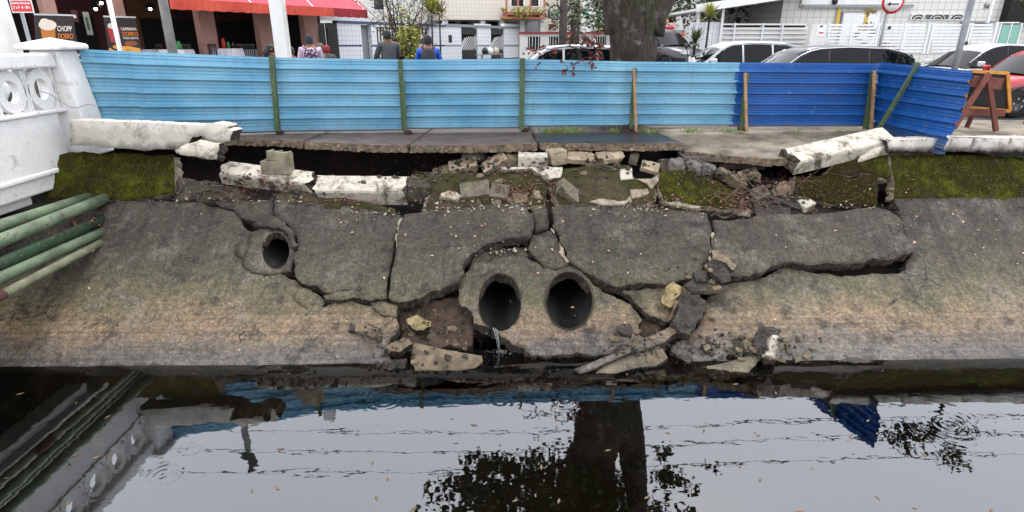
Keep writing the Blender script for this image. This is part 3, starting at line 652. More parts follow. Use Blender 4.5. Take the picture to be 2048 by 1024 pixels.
lb(1462,357,9.45,(.55,.16,.16),(30,28,5),'long brown stone leaning down right of the three rounded stones',[STONE_T,BROKEN],seed=24,clip=2)
lb(1580,384,9.25,(.5,.3,.14),(40,8,-6),'brown flat stone in the twigs below the old paving',[STONE_T,STONE_D],seed=25,clip=3,rough=.018)
lb(1518,392,9.3,(.28,.25,.2),(30,-20,10),'grey rounded stone among the twigs',[ST,BROKEN],seed=26,clip=3)
lb(1545,424,9.02,(.62,.42,.16),(36,2,-6),'dark layered mossy slab overhanging the lining',[STONE_D,BROKEN],seed=27,clip=3,rough=.022,name='layered_slab',cat='slab')
lb(1570,402,9.15,(.5,.3,.12),(34,12,-8),'second layered slab lying on top of the overhanging one',[STONE_D,STONE_T],seed=28,clip=3,rough=.022,name='layered_slab',cat='slab')
lb(1610,413,9.08,(.22,.2,.2),(20,-15,20),'small white painted lump below the olive mossy wall',[WHITE_D,PLASTER],seed=29,clip=2)
lb(1777,440,8.9,(.2,.2,.14),(40,20,10),'white chip in the open corner beside the right lining',[WHITE_D,PLASTER],seed=30,clip=3,cat='rubble')
# ---- debris on the slope: centre pixel, offset above the lining
def rb(poly, off, thick, label, mats=None, seed=1, tilt=(0, 0), name='rubble_chunk', cat='rubble', jag=.1, amp=.012, freq=9, **kw):
    """broken piece of lining or kerb: ragged face turned by tilt (x,z) from the slope normal, standing proud by off"""
    cx_ = sum(q[0] for q in poly)/len(poly); cy_ = sum(q[1] for q in poly)/len(poly); uv = SL.uv((cx_, cy_)); c = SL.pos(uv.x, uv.y, off)
    n = (SL.pos(uv.x, uv.y, 1)-SL.pos(uv.x, uv.y, 0)); n = Vector((n.x+tilt[0], n.y, n.z+tilt[1]))
    o = slab(name, Pln(c, n), poly, thick, mats or [STONE_D, BROKEN], seed=seed, jag=jag, amp=amp, freq=freq, grid=.05, step=.04, side_amp=.2, taper=.12, **kw); return tag(o, label, cat)
rb([(1323,605),(1331,575),(1347,562),(1362,572),(1360,588),(1342,614)], .24, .16, 'pale yellow stone resting above the big dark block', [STONE_Y, STONE_Y], 51, (-.3, -.2), smooth=False, amp=.03)
rb([(1333,644),(1351,598),(1356,603),(1340,640)], .22, .05, 'thin tan shard leaning on the big dark block', [STONE_T, STONE], 53, (-.8, 0))
rb([(1344,644),(1358,595),(1372,584),(1393,591),(1412,603),(1407,630),(1389,658),(1379,672),(1360,665)], .2, .24, 'big dark broken block on the slope under the pale yellow stone', [STONE_D, BROKEN], 52, (.1, -.1), amp=.05, smooth=False)
rb([(1368,570,.02),(1386,557),(1432,562),(1459,574,.02),(1456,580),(1407,583),(1379,580)], .13, .07, 'flat dark plate lying below the rough lumps', [STONE_D, STONE_T], 54, (.1, .7))
rb([(1384,545),(1400,538),(1414,542),(1414,561),(1393,563)], .24, .14, 'smaller rough lump standing on the flat dark plate', None, 56, (-.3, 0), amp=.05, smooth=False)
rb([(1410,528),(1428,517),(1453,530),(1470,540),(1463,560),(1446,564),(1428,549)], .2, .18, 'rough dark lump, upper right of the two below the split', None, 55, (.2, 0), amp=.06, smooth=False)
rb([(1423,501),(1439,500),(1460,514),(1474,531),(1468,540),(1449,524),(1426,516)], .2, .1, 'long brown lump lying along the joint above the rough lumps', [STONE_T, STONE_D], 57, (.2, .3), amp=.04, smooth=False)
rb([(1509,676),(1520,653),(1551,655),(1560,665),(1551,721),(1534,718),(1512,704)], .2, .26, 'big grey block with a white painted side near the water', [STONE_D, BROKEN], 58, (-.1, 0), amp=.04, smooth=False)
rb([(1532,711),(1544,670),(1558,674),(1551,718)], .27, .08, 'white painted strip stuck on the big grey block near the water', [WHITE_D, PLASTER], 59, (.4, -.2), amp=.03)
rb([(1453,711),(1484,686),(1509,686),(1511,700),(1488,707)], .12, .12, 'brown crumbled lump left of the big grey block', [STONE_D, SOIL], 60, (0, .2), amp=.06, smooth=False)
rb([(1412,733,.03),(1463,721,.03),(1509,707,.03),(1520,718),(1460,762,.03),(1428,762)], .1, .1, 'tilted kerb stone half under water at the right', [STONE, STONE_D], 61, (-.1, .5))
rb([(1403,690),(1418,684),(1424,692),(1412,702)], .06, .05, 'small dark chip alone on the right mud', None, 62)
rb([(1490,665),(1502,663),(1509,676),(1504,684),(1491,676)], .12, .08, 'tan chip above the brown crumbled lump', [STONE_T, STONE], 63, (-.4, 0))
rb([(1233,651),(1249,646),(1266,651),(1265,672),(1238,665)], .2, .08, 'dark chip on the outfall head right of the drains', None, 64, (.1, .3), amp=.05, smooth=False)
rb([(712,646,.02),(756,662,.02),(749,675,.02),(709,662,.02)], .07, .06, 'rectangular tile lying on the smooth lower slope', [STONE_T, STONE], 65, (0, .3))
rb([(696,662),(704,648),(712,652),(707,664)], .06, .05, 'dark lump at the left end of the rectangular tile', [STONE_D, SOIL], 66, amp=.04)
rb([(812,640),(835,628),(862,643),(860,655),(847,661),(824,655)], .0, .12, 'yellowish chunk in the exposed mud left of the drains', [STONE_Y, STONE_D], 67, (.1, .1), amp=.04, smooth=False)
rb([(772,692),(796,680),(818,676),(825,687),(800,704),(778,703)], .08, .12, 'tan slab chunk above the water left of the long slab', [STONE_T, STONE_D], 68, (0, .4))
rb([(766,722,.03),(813,717,.03),(810,744,.03),(765,738,.03)], .08, .14, 'dark wet block at the water edge left of the long slab', [STONE_D, STONE], 69, (0, -.5))
rb([(764,744,.03),(806,748,.03),(806,756),(762,752)], .08, .06, 'pale wet plate under the dark block at the water edge', [STONE, STONE_D], 77, (0, .4))
rb([(1287,677,.03),(1344,651,.03),(1358,663),(1326,686,.03),(1308,692)], .1, .14, 'wedge of dark lining under the big dark block', [SLOPE, BROKEN], 71, (-.2, .3))
rb([(1674,722),(1700,714),(1740,722),(1775,736),(1735,737),(1690,730)], .03, .05, 'splintered dark slab lying flat in the water edge at the right', None, 72, (0, .5), amp=.03)
rb([(1585,712,.03),(1600,708,.03),(1604,722),(1590,726)], .07, .04, 'thin grey plate right of the big grey block', [STONE, STONE_D], 73)
q = PY(1130, 641, 8.35); o = block('drain_debris', q, (.4, .3, .1), (14, 6, 14), [STONE_D, SOIL], 70, .03, .01, clip=4); tag(o, 'dark debris lying inside the mouth of the right drain', 'rubble')
o = slab('fallen_slab', Prof([(6.4,-.1),(6.95,.26)]), [(824,700,.03),(828,686,.03),(964,711,.03),(966,722,.03),(950,736,.04),(880,742,.04),(830,742,.04)], .14, [STONE_T, STONE_D], seed=74, amp=.01); tag(o, 'long pale slab lying at the waterline left of the left drain', 'slab')
o = slab('fallen_slab', Prof([(6.3,-.06),(7.1,.36)]), [(1148,738,.02),(1230,706,.02),(1300,679,.02),(1312,690),(1262,704,.03),(1200,732,.03),(1160,748,.03)], .05, [SLOPE, BROKEN], seed=75, amp=.01, step=.04); tag(o, 'long thin dark lining plate sliding into the water right of the outfall', 'slab')
o = slab('fallen_slab', Prof([(6.2,-.10),(7.1,.24)]), [(1222,722,.03),(1268,704,.03),(1318,690,.03),(1336,716,.04),(1312,731,.03),(1262,738,.03),(1180,768,.04),(1150,772,.04)], .08, [STONE, STONE_D], seed=79, amp=.012, step=.04); tag(o, 'wider grey slab beside the thin plate, half under water', 'slab')
o = slab('fallen_slab', Prof([(5.9,-.12),(6.7,.02)]), [(740,752,.04),(800,748,.04),(838,776,.04),(800,772,.05)], .05, [STONE_D, STONE_D], seed=76, amp=.01); tag(o, 'thin slab just under the water surface below the dark wet block', 'slab')
# two hollow blocks standing on the first beam
HOL = M('hollow_block_concrete', C(150, 140, 118), C(104, 98, 84), 5, .95, .6, 50)
def hollow(c, l, w_, h, rz, label, tilt=0, notch=0):
    Mx = Matrix.Translation(c) @ Matrix.Rotation(R(rz), 4, 'Z') @ Matrix.Rotation(R(tilt), 4, 'Y'); t = .03; b = MB()
    b.box((-l/2, -w_/2, 0), (l/2, -w_/2+t, h), 0, Mx); b.box((-l/2, w_/2-t, 0), (l/2, w_/2, h-notch), 0, Mx)
    for x in (-l/2, -t/2, l/2-t): b.box((x, -w_/2+t+.001, 0), (x+t, w_/2-t-.001, h-.004), 0, Mx)
    o = b.build('hollow_block', HOL, label=label, cat='block'); md = o.modifiers.new('b', 'BEVEL'); md.width = .006; return o
pz = PY(557, 346, 9.38)
hollow(pz, .46, .22, .21, -4, 'lower hollow concrete block standing on the first fallen beam')
hollow(pz+Vector((.05, .02, .212)), .34, .22, .15, -14, 'upper chipped hollow block stacked on another hollow block', 3, .03)
# ================================================================ bridge at the left
BX = -7.18
br = thing('bridge', (BX-2, 8, 2.4), 'white concrete bridge with pierced balustrade at the left edge', 'bridge')
def fx(x0, x1, y0, y1, z0, z1, name, mat=WHITE, bev=.02, parent=br):
    o = MB().box((x0, y0, z0), (x1, y1, z1)).build(name, mat, parent)
    if bev: md = o.modifiers.new('b', 'BEVEL'); md.width = bev; md.segments = 2
    return o
Y0, Y1 = -3.0, 9.42
fx(BX-.3, BX, Y0, 9.70, 2.02, 2.93, 'side_beam')
fx(BX-.42, BX-.02, Y0, 9.62, 1.78, 2.02, 'corbel', bev=.03)
fx(BX-.3, BX+.03, Y0, 9.66, 2.02, 2.10, 'string_course', bev=.025)
fx(BX-.5, BX-.16, Y0, 8.9, 1.62, 1.785, 'soffit_beam')
fx(BX-9.5, BX-.301, Y0, 9.9, 2.0, 2.40, 'deck', PAVE, 0)
fx(BX-.26, BX+.05, Y0, 9.89, 3.62, 3.84, 'rail', bev=.035)
fx(BX-.24, BX+.03, Y0, 9.89, 2.93, 2.99, 'plinth', bev=.02)
# pierced concrete panels
def panel(y0, y1, z0, z1):
    cy, cz = (y0+y1)/2, (z0+z1)/2; hw, hh = (y1-y0)/2-.005, (z1-z0)/2; n = 24; b = MB(); xa, xb = BX-.16, BX-.05
    ro, ri = hw*.93, hw*.5
    def ring(r, x): return [Vector((x, cy+r*math.cos(2*math.pi*i/n), cz+r*1.1*math.sin(2*math.pi*i/n))) for i in range(n)]
    a, c, d, e = ring(ro, xb), ring(ri, xb), ring(ri, xa), ring(ro, xa)
    b.add(a+c+d+e, [(i, (i+1) % n, n+(i+1) % n, n+i) for i in range(n)]+[(n+i, n+(i+1) % n, 2*n+(i+1) % n, 2*n+i) for i in range(n)]+[(2*n+i, 2*n+(i+1) % n, 3*n+(i+1) % n, 3*n+i) for i in range(n)]+[(3*n+i, 3*n+(i+1) % n, (i+1) % n, i) for i in range(n)], 0, False)
    t = hw*.14
    b.box((xa, cy-hw, cz-hh), (xb, cy-hw+t, cz+hh)); b.box((xa, cy+hw-t, cz-hh), (xb, cy+hw, cz+hh))
    for s in (-1, 1):   # lugs that tie the ring to the frame
        b.box((xa+.005, cy-.05, min(cz+s*ro*1.0, cz+s*hh)), (xb-.005, cy+.05, max(cz+s*ro*1.0, cz+s*hh)))
        b.box((xa+.005, min(cy+s*ro*.95, cy+s*(hw-t)), cz-.16), (xb-.005, max(cy+s*ro*.95, cy+s*(hw-t)), cz+.16))
    b.build('pierced_panel', WHITE, br)
y = 9.86; wd = .6
while y-wd > Y0: panel(y-wd, y, 2.99, 3.62); y -= wd
# end pillar with pyramid cap
pb = MB(); px0, px1, py0, py1 = BX-.36, BX+.1, 9.9, 10.36
pb.add([(px0-.02,py0-.02,2.2),(px1+.22,py0-.02,2.2),(px1+.22,py1+.03,2.2),(px0-.02,py1+.05,2.2),(px0,py0,3.88),(px1,py0,3.88),(px1,py1,3.88),(px0,py1,3.88)], [(0,3,2,1),(4,5,6,7),(0,1,5,4),(1,2,6,5),(2,3,7,6),(3,0,4,7)])
o = pb.build('pillar', WHITE, br); md = o.modifiers.new('b', 'BEVEL'); md.width = .03; md.segments = 2
pc = MB(); cx, cy = (px0+px1)/2, (py0+py1)/2; e = .36
pc.add([(cx-e,cy-e,3.882),(cx+e,cy-e,3.882),(cx+e,cy+e,3.882),(cx-e,cy+e,3.882),(cx-e,cy-e,3.965),(cx+e,cy-e,3.965),(cx+e,cy+e,3.965),(cx-e,cy+e,3.965),(cx,cy,4.07)], [(0,3,2,1),(0,1,5,4),(1,2,6,5),(2,3,7,6),(3,0,4,7),(4,5,8),(5,6,8),(6,7,8),(7,4,8)])
o = pc.build('pillar_cap', WHITE, br); md = o.modifiers.new('b', 'BEVEL'); md.width = .03; md.segments = 2
# thin loose wire hanging from the balustrade
w0, w1 = PX(80,183,BX+.02), PY(192,214,9.7)
MB().tube([w0.lerp(w1, t)+Vector((0, 0, .04*math.sin(t*9)-.08*math.sin(t*math.pi))) for t in [i/14 for i in range(15)]], .006, 5).build('loose_wire', plain('grey_wire', C(120,120,120)), label='thin loose wire strung from the balustrade to the bridge pillar', cat='wire')
# ================================================================ green service pipes along the bridge
GREENP = M('green_pipe_paint', C(112, 130, 104), C(78, 94, 74), 3, .6, .3, 40, C(140, 140, 120), spec=.5)
GREEND = M('dark_green_pipe_paint', C(46, 72, 52), C(34, 50, 38), 3, .5, .2, 40, C(90, 110, 86), spec=.5)
GREENL = M('faded_green_pipe_paint', C(134, 142, 116), C(104, 104, 84), 4, .6, .3, 30, C(110, 70, 50))
RUST = M('rusty_iron', C(86, 48, 40), C(52, 34, 30), 9, .9, .5, 50)
def pipe(e, l, X, r, mat, label, band=None):
    a = PX(e[0], e[1], X); c = PX(l[0], l[1], X); d = (c-a).normalized(); far = a+d*13
    t = thing('service_pipe', a, label, 'pipe')
    MB().tube([a-d*.3, a+d*3, far], r, 20).build('barrel', mat, t)
    if band:
        q = a+d*band[0]; MB().tube([q, q+d*band[1]], r*1.06, 20).build('sleeve' if band[1] > .1 else 'joint_ring', band[2], t)
pipe((234,388), (0,482), -6.38, .088, GREENP, 'upper front green pipe, thickest of the bunch under the bridge')
pipe((214,384), (0,452), -6.66, .084, GREENP, 'topmost green pipe behind the thick front one')
pipe((184,448), (0,528), -6.32, .08, GREEND, 'dark green pipe with fallen leaves on it', (2.3, .02, GREEND))
pipe((182,474), (0,555), -6.24, .068, GREENP, 'green pipe second from the bottom of the bunch', (1.9, .02, GREEND))
pipe((174,500), (0,592), -6.18, .06, GREENL, 'lowest faded pipe with a rusty sleeve', (1.55, .34, RUST))
# ================================================================ blue hoarding
def m_sheet(name, c, c2):
    s = NT(name); n1 = s.noise(.8, 4, .6); g = s.noise(2.5, 5, .7)
    col = s.mix(s.ramp(n1, [(.35, 0.), (.7, 1.)]), c, c2)
    col = s.mix(s.ramp(s.noise(12, 4, .7), [(.64, 0.), (.70, .6)]), col, C(160, 178, 186)); col = s.mix(s.ramp(s.noise(1, 5, .7, s.scl((9, 9, .7))), [(.56, 0.), (.70, .4)]), col, C(96, 104, 104))
    z = s.math('ADD', s.sep(2), s.math('MULTIPLY', s.math('SUBTRACT', g, .5), .25))
    col = s.mix(s.ramp(z, [(2.42, .7), (2.52, 0.)]) if False else s.ramp(s.math('SUBTRACT', z, 2.3), [(.12, .55), (.30, 0.)]), col, C(86, 84, 78))
    col = s.mix(s.ramp(g, [(.55, 0.), (.8, .35)]), col, tuple(x*.6 for x in c[:3])+(1,))
    return s.done(col, .42, s.bump(g, .08, .02), spec=.5)
SHEET_L = m_sheet('light_blue_sheet', C(88, 146, 176), C(126, 172, 192)); SHEET_D = m_sheet('dark_blue_sheet', C(14, 76, 144), C(22, 90, 162))
GPOST = M('green_post_paint', C(70, 92, 58), C(52, 70, 44), 6, .7, .3, 50, C(110, 118, 84))
TIMB = M('bare_timber', C(176, 142, 104), C(136, 102, 72), 7, .85, .4, 40)
REDT = M('red_brown_timber', C(120, 62, 48), C(84, 46, 38), 7, .8, .4, 40)
def corr(P, nr, depth, amp, nu=14, seed=0, thick=.0):
    """corrugated sheet over the patch P(u,v) (v up); ribs run along u; depth along the patch normal"""
    pr = [(0,0),(.02,0),(.15,1),(.30,1),(.37,.1),(.40,0),(.54,0),(.58,.2),(.61,.2),(.64,0),(.76,0),(.80,.2),(.83,.2),(.86,0)]
    vv = [];
    for k in range(nr):
        for a, h in pr: vv.append(((k+a)/nr, h))
    vv.append((1, 0)); b = MB(); m = len(vv)
    for i in range(nu+1):
        u = i/nu
        for v, h in vv:
            q = P(u, v); e = 1e-3; n = (P(min(u+e, 1), v)-P(max(u-e, 0), v)).cross(P(u, min(v+e, 1))-P(u, max(v-e, 0))).normalized()
            if n.y > 0: n = -n
            q = q+n*(h*depth+amp*noise.noise(Vector((u*3+seed, v*2, seed)))); b.v.append(q)
    for i in range(nu):
        for j in range(m-1): b.f.append([i*m+j, (i+1)*m+j, (i+1)*m+j+1, i*m+j+1]); b.m.append(0); b.s.append(False)
    return b
fence = thing('hoarding', (-1, 11.2, 2.4), 'light blue corrugated hoarding along the pavement edge', 'hoarding')
fence2 = thing('hoarding', (6, 11.5, 2.4), 'dark blue corrugated hoarding panel right of the light blue run', 'hoarding')
FX = [(158,98,10.4),(264,103,10.5),(549,115,11.0),(803,119,11.15),(1043,118,11.2),(1258,123,11.25),(1476,125,11.25),(1756,127,11.2)]
XT = []
for (px, py, Y) in FX: q = PY(px, py, Y); XT.append((q.x, Y, q.z))
for i in range(7):
    (xa, ya, za), (xb, yb, zb) = XT[i], XT[i+1]; lap = .05
    def P(u, v, xa=xa, ya=ya, za=za, xb=xb, yb=yb, zb=zb, i=i):
        u2 = u*(1+lap*.5)-lap*.25*(i > 0); zt = za+(zb-za)*u2; zl = (2.45,2.43,2.43,2.46,2.49,2.5,2.48)[i]
        return Vector((xa+(xb-xa)*u2, ya+(yb-ya)*u2-.012*(i % 2), zl+(zt-zl)*v))
    corr(P, 6, .07, .022, 20, i).build('sheet', SHEET_D if i == 6 else SHEET_L, fence2 if i == 6 else fence, fix=False)
def post(par, top, bot, Y, w_, mat, name='post', lean=0):
    a = PY(*top, Y); c = PY(*bot, Y+lean); MB().bar(c, a, w_, w_*.7, up=(0,1,0)).build(name, mat, par)
post(fence, (543,112), (556,266), 10.88, .085, GPOST); post(fence, (800,119), (808,262), 11.03, .075, GPOST); post(fence, (806,160), (812,266), 10.95, .05, GPOST, 'brace')
post(fence, (1045,116), (1043,260), 11.08, .09, GPOST); post(fence, (1270,136), (1262,258), 11.12, .07, GPOST); post(fence, (1268,138), (1272,262), 11.02, .05, TIMB, 'brace')
post(fence2, (1494,146), (1482,258), 11.12, .07, GPOST); post(fence2, (1490,146), (1493,264), 11.02, .05, TIMB, 'brace'); post(fence2, (1747,142), (1731,258), 11.06, .08, GPOST); post(fence2, (1749,143), (1742,262), 10.96, .05, TIMB, 'brace')
FOOT = M('dark_timber_foot', C(62, 46, 38), C(40, 30, 26), 8, .9, .4)
for (px, py, Y, p_) in ((560,266,10.85,fence),(816,266,10.98,fence),(1050,261,11.3,fence),(1262,258,11.4,fence),(1484,260,11.35,fence2),(1736,258,11.2,fence2)):
    c = PZ(px, py, 2.42); block('foot_block', (c.x, c.y, 2.44), (.13, .16, .06), (0, 0, 15), [FOOT, FOOT], int(px), .006, .01, 1, parent=p_)
# bent end sheet swung out over the canal
f3 = thing('bent_hoarding', PY(1760,250,11.4), 'bent dark blue corrugated sheet swung out over the right parapet', 'hoarding')
A, B, Cc, D = PY(1758,124,11.15), PY(1946,142,9.35), PY(1880,309,9.1), PY(1743,268,11.1)
def P3(u, v):
    t = A.lerp(B, u); l = D.lerp(Cc, u); q = l.lerp(t, v); return q+Vector((.10*math.sin(v*3.1)*u*u, 0, 0))+Vector((0, -.12*math.sin(u*3.14)*(1-v), 0))
o = corr(P3, 6, .065, .03, 18, 9).build('sheet', SHEET_D, f3, fix=False)
post(f3, (1832,126), (1800,262), 10.55, .09, GPOST); post(f3, (1838,126), (1755,262), 10.35, .065, GPOST, 'brace')
# red timber trestle with a framed black board
tr = thing('trestle_board', PZ(1950,250,2.4), 'black board in an orange frame carried by a red timber trestle', 'barrier')
def tb(a, b_, w_, h_, mat, name): MB().bar(a, b_, w_, h_, up=(0,1,0)).build(name, mat, tr)
Yb = 11.15
tb(PY(1978,147,Yb-.25), PY(1908,256,Yb-.5), .085, .05, REDT, 'leg'); tb(PY(1976,150,Yb-.2), PY(1992,262,Yb-.3), .08, .05, REDT, 'leg')
tb(PY(1980,150,Yb+.1), PY(1932,258,Yb+.5), .07, .05, REDT, 'leg')
tb(PY(1916,228,Yb-.45), PY(1938,226,Yb-.4), .06, .06, REDT, 'cross_rail')
tb(PY(1944,162,Yb-.22), PY(2004,168,Yb-.1), .20, .03, REDT, 'cross_rail'); tb(PY(1930,224,Yb-.05), PY(2010,226,Yb-.02), .13, .03, REDT, 'cross_rail')
OR = M('orange_frame_paint', C(206, 140, 50), C(176, 112, 40), 6, .6, .2); BLK = plain('black_board', C(20, 18, 20), .5)
bo = [PY(1938,142,Yb+.02), PY(2014,146,Yb+.02), PY(2019,222,Yb+.12), PY(1926,214,Yb+.12)]
MB().prism(bo, (0, .03, 0)).build('board', BLK, tr)
for i in range(4): tb(bo[i]+Vector((0, -.012, 0)), bo[(i+1) % 4]+Vector((0, -.012, 0)), .06, .03, OR, 'board_frame')
# ================================================================ background: helpers for upright planes
class VP:
    """upright plane through point o, running along unit direction d; n points to the canal"""
    def __init__(s, o, ang, flip=1):
        s.o = Vector((o[0], o[1], 0)); s.d = Vector((math.sin(R(ang)), math.cos(R(ang)), 0)); s.n = Vector((s.d.y, -s.d.x, 0))*flip
    def uz(s, px, py, n=0):
        r = ray(px, py); o = s.o+s.n*n; t = (o-O).dot(s.n)/r.dot(s.n); q = O+r*t; return (q-s.o).dot(s.d), q.z
    def p(s, u, z, n=0): return s.o+s.d*u+s.n*n+Vector((0, 0, z))
    def pt(s, px, py, n=0): u, z = s.uz(px, py, n); return s.p(u, z, n)
    def ub(s, b, u0, u1, z0, z1, n0, n1, mi=0):
        u0, u1 = min(u0, u1), max(u0, u1)
        v = [s.p(u, z, n) for z in (z0, z1) for (u, n) in ((u0, n0), (u1, n0), (u1, n1), (u0, n1))]
        b.add(v, [(0,3,2,1),(4,5,6,7),(0,1,5,4),(1,2,6,5),(2,3,7,6),(3,0,4,7)], mi); return b
    def bx(s, b, x0, x1, y0, y1, n0=0, n1=.1, mi=0, zlo=None, zhi=None):
        ym = (max(y0, -40)+y1)/2; xm = (x0+x1)/2
        u0 = s.uz(x0, ym, n1)[0]; u1 = s.uz(x1, ym, n1)[0]; z1 = s.uz(xm, y0, n1)[1]; z0 = s.uz(xm, y1, n1)[1]
        return s.ub(b, u0, u1, zlo if zlo is not None else z0, zhi if zhi is not None else z1, n0, n1, mi)
    def part(s, name, mat, par, x0, x1, y0, y1, n0=0, n1=.1, zlo=None, zhi=None):
        return s.bx(MB(), x0, x1, y0, y1, n0, n1, 0, zlo, zhi).build(name, mat, par)
def text(s, h, c, xdir, up, mat, parent, ext=.004, name='lettering', wid=None):
    cu = bpy.data.curves.new('t', 'FONT'); cu.body = s; cu.size = 1; cu.align_x = 'CENTER'; cu.align_y = 'CENTER'; cu.extrude = .02; cu.offset = .012
    o = bpy.data.objects.new('t', cu); COL.objects.link(o); bpy.context.view_layer.update()
    me = bpy.data.meshes.new_from_object(o.evaluated_get(bpy.context.evaluated_depsgraph_get())); bpy.data.objects.remove(o)
    xs = [v.co.x for v in me.vertices]; ys = [v.co.y for v in me.vertices]; sx = max(xs)-min(xs); sy = max(ys)-min(ys)
    kx = (wid/sx) if wid else h/sy; ky = h/sy; mx, my = (max(xs)+min(xs))/2, (max(ys)+min(ys))/2
    X = Vector(xdir).normalized(); Z = Vector(up).normalized(); N = X.cross(Z)
    for v in me.vertices: q = v.co.copy(); v.co = Vector(c)+X*(q.x-mx)*kx+Z*(q.y-my)*ky+N*(q.z*ext/.02)
    me.materials.clear(); me.materials.append(mat); return link(name, me, parent)
def m_tile(name, c, grout, sx, sz, axis=None):
    s = NT(name); x = s.sep(0); z = s.sep(2); y = s.sep(1)
    h = s.math('ADD', s.math('MULTIPLY', x, axis[0]), s.math('MULTIPLY', y, axis[1]))
    def line(v, k, w_): return s.math('LESS_THAN', s.math('FRACT', s.math('MULTIPLY', v, k)), w_)
    g = s.math('MAXIMUM', line(h, sx, .08), line(z, sz, .08))
    col = s.mix(s.ramp(s.noise(1.5, 5, .6), [(.4, 0.), (.7, .3)]), c, tuple(k*.8 for k in c[:3])+(1,))
    return s.done(s.mix(g, col, grout), .35)
LA = 32; LAV = (math.sin(R(LA)), math.cos(R(LA)))
WT = M('white_render', C(224, 222, 218), C(206, 204, 198), 1.5, .8, .1)
WT2 = M('white_metal_paint', C(232, 232, 230), C(220, 220, 218), 2, .45, 0)
TILE_L = m_tile('white_wall_tile', C(222, 224, 226), C(170, 176, 184), 4.2, 4.2, LAV)
TILE_G = m_tile('pale_grey_wall_tile', C(206, 204, 196), C(150, 150, 146), 3.4, 3.4, (1, 0))
TILE_B = m_tile('beige_wall_tile', C(214, 206, 192), C(186, 176, 162), 4, 4, (.8, .6))
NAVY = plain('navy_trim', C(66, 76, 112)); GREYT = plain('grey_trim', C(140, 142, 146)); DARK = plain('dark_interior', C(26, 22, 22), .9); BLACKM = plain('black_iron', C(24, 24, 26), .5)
GLASSD = plain('dark_window_glass', C(28, 34, 38), .08, 0, .8); GLASSG = plain('green_glass', C(110, 168, 150), .1, 0, .7)
PINK = M('pink_beige_column_paint', C(176, 138, 122), C(158, 118, 106), 2, .8, .1); MAROON = M('maroon_wall_paint', C(92, 44, 42), C(74, 36, 34), 1.5, .8, .1)
OCHRE = M('ochre_wall', C(120, 84, 52), C(96, 66, 42), 1.5, .8, .1)
FZ = 2.95
L = VP(PY(680, 84, 31), LA)
# ---------------- restaurant
re = thing('restaurant', L.pt(400, 118), 'open-fronted restaurant with pink columns under a red awning', 'building')
L.part('back_wall', MAROON, re, -160, 640, -160, 118, -5.2, -5.0, zlo=2.5, zhi=8.5)
L.part('back_wall', OCHRE, re, 262, 330, 0, 105, -4.99, -4.95, zlo=FZ, zhi=6.3)
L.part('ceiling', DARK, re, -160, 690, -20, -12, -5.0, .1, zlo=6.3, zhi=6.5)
L.part('terrace_floor', PAVE, re, -160, 700, 118, 124, -5.0, 2.0, zlo=2.55, zhi=FZ)
L.part('upper_wall', WT, re, -160, 690, -120, -15, -.2, .0, zlo=6.5, zhi=8.6)
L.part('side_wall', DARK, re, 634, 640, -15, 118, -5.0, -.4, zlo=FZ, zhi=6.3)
for x0, x1 in ((-60,-30),(96,122),(233,256),(400,431),(518,546),(609,636)): L.part('column', PINK, re, x0, x1, -15, 118, -.35, .0, zlo=FZ, zhi=6.5)
for x0, x1, y0, y1 in ((30,62,25,100),(150,190,12,95),(285,325,30,100),(345,392,20,100),(440,515,35,105),(548,605,32,105)):
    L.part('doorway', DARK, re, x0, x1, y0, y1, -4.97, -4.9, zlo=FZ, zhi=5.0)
for x, y in ((360,24),(448,22),(500,22)): L.part('picture', BLACKM, re, x-9, x+9, y-9, y+9, -4.96, -4.92)
LAMPS = [(86,9),(202,4),(191,16),(300,16),(346,11),(472,18)]
BULB = emit('bulb_glow', (1, .95, .85, 1), 14)
for k, (x, y) in enumerate(LAMPS):
    c = L.pt(x, y, -1.5); t = thing('pendant_lamp', c, ('leftmost lit pendant lamp, above the beer banner', 'lit pendant lamp, upper of the pair left of the drink banner', 'lit pendant lamp, lower of the pair left of the drink banner', 'lit pendant lamp just left of the grey concrete pole', 'lit pendant lamp at the left tip of the red awning', 'rightmost lit pendant lamp, below the awning valance')[k], 'lamp', 'pendant lamps of the restaurant')
    MB().lathe(c, [(.02, .2), (.06, .16), (.22, .03), (.23, .0)], 14).build('shade', BLACKM, t)
    MB().lathe(c+Vector((0,0,-.04)), [(.0, -.05), (.045, -.03), (.055, .0), (.04, .05), (0, .07)], 10).build('bulb', BULB, t)
    MB().tube([c+Vector((0,0,.18)), Vector((c.x, c.y, 6.32))], .012, 5).build('cord', BLACKM, t)
# slatted dark door
dd = thing('slatted_gate', L.pt(655, 118), 'dark brown louvred gate between the restaurant and the tiled wall', 'gate')
for x0, x1 in ((635,652),(654,676)):
    L.part('leaf_frame', BLACKM, dd, x0, x1, 46, 118, -.06, -.02, zlo=FZ)
    for k in range(11): L.part('louvre', plain('dark_brown_metal', C(52,44,44)), dd, x0+2, x1-2, 58+k*5.4, 61+k*5.4, -.018, .03)
L.part('sign_board', plain('pale_sign', C(214,214,212)), dd, 640, 735, 30, 42, -.3, -.2)
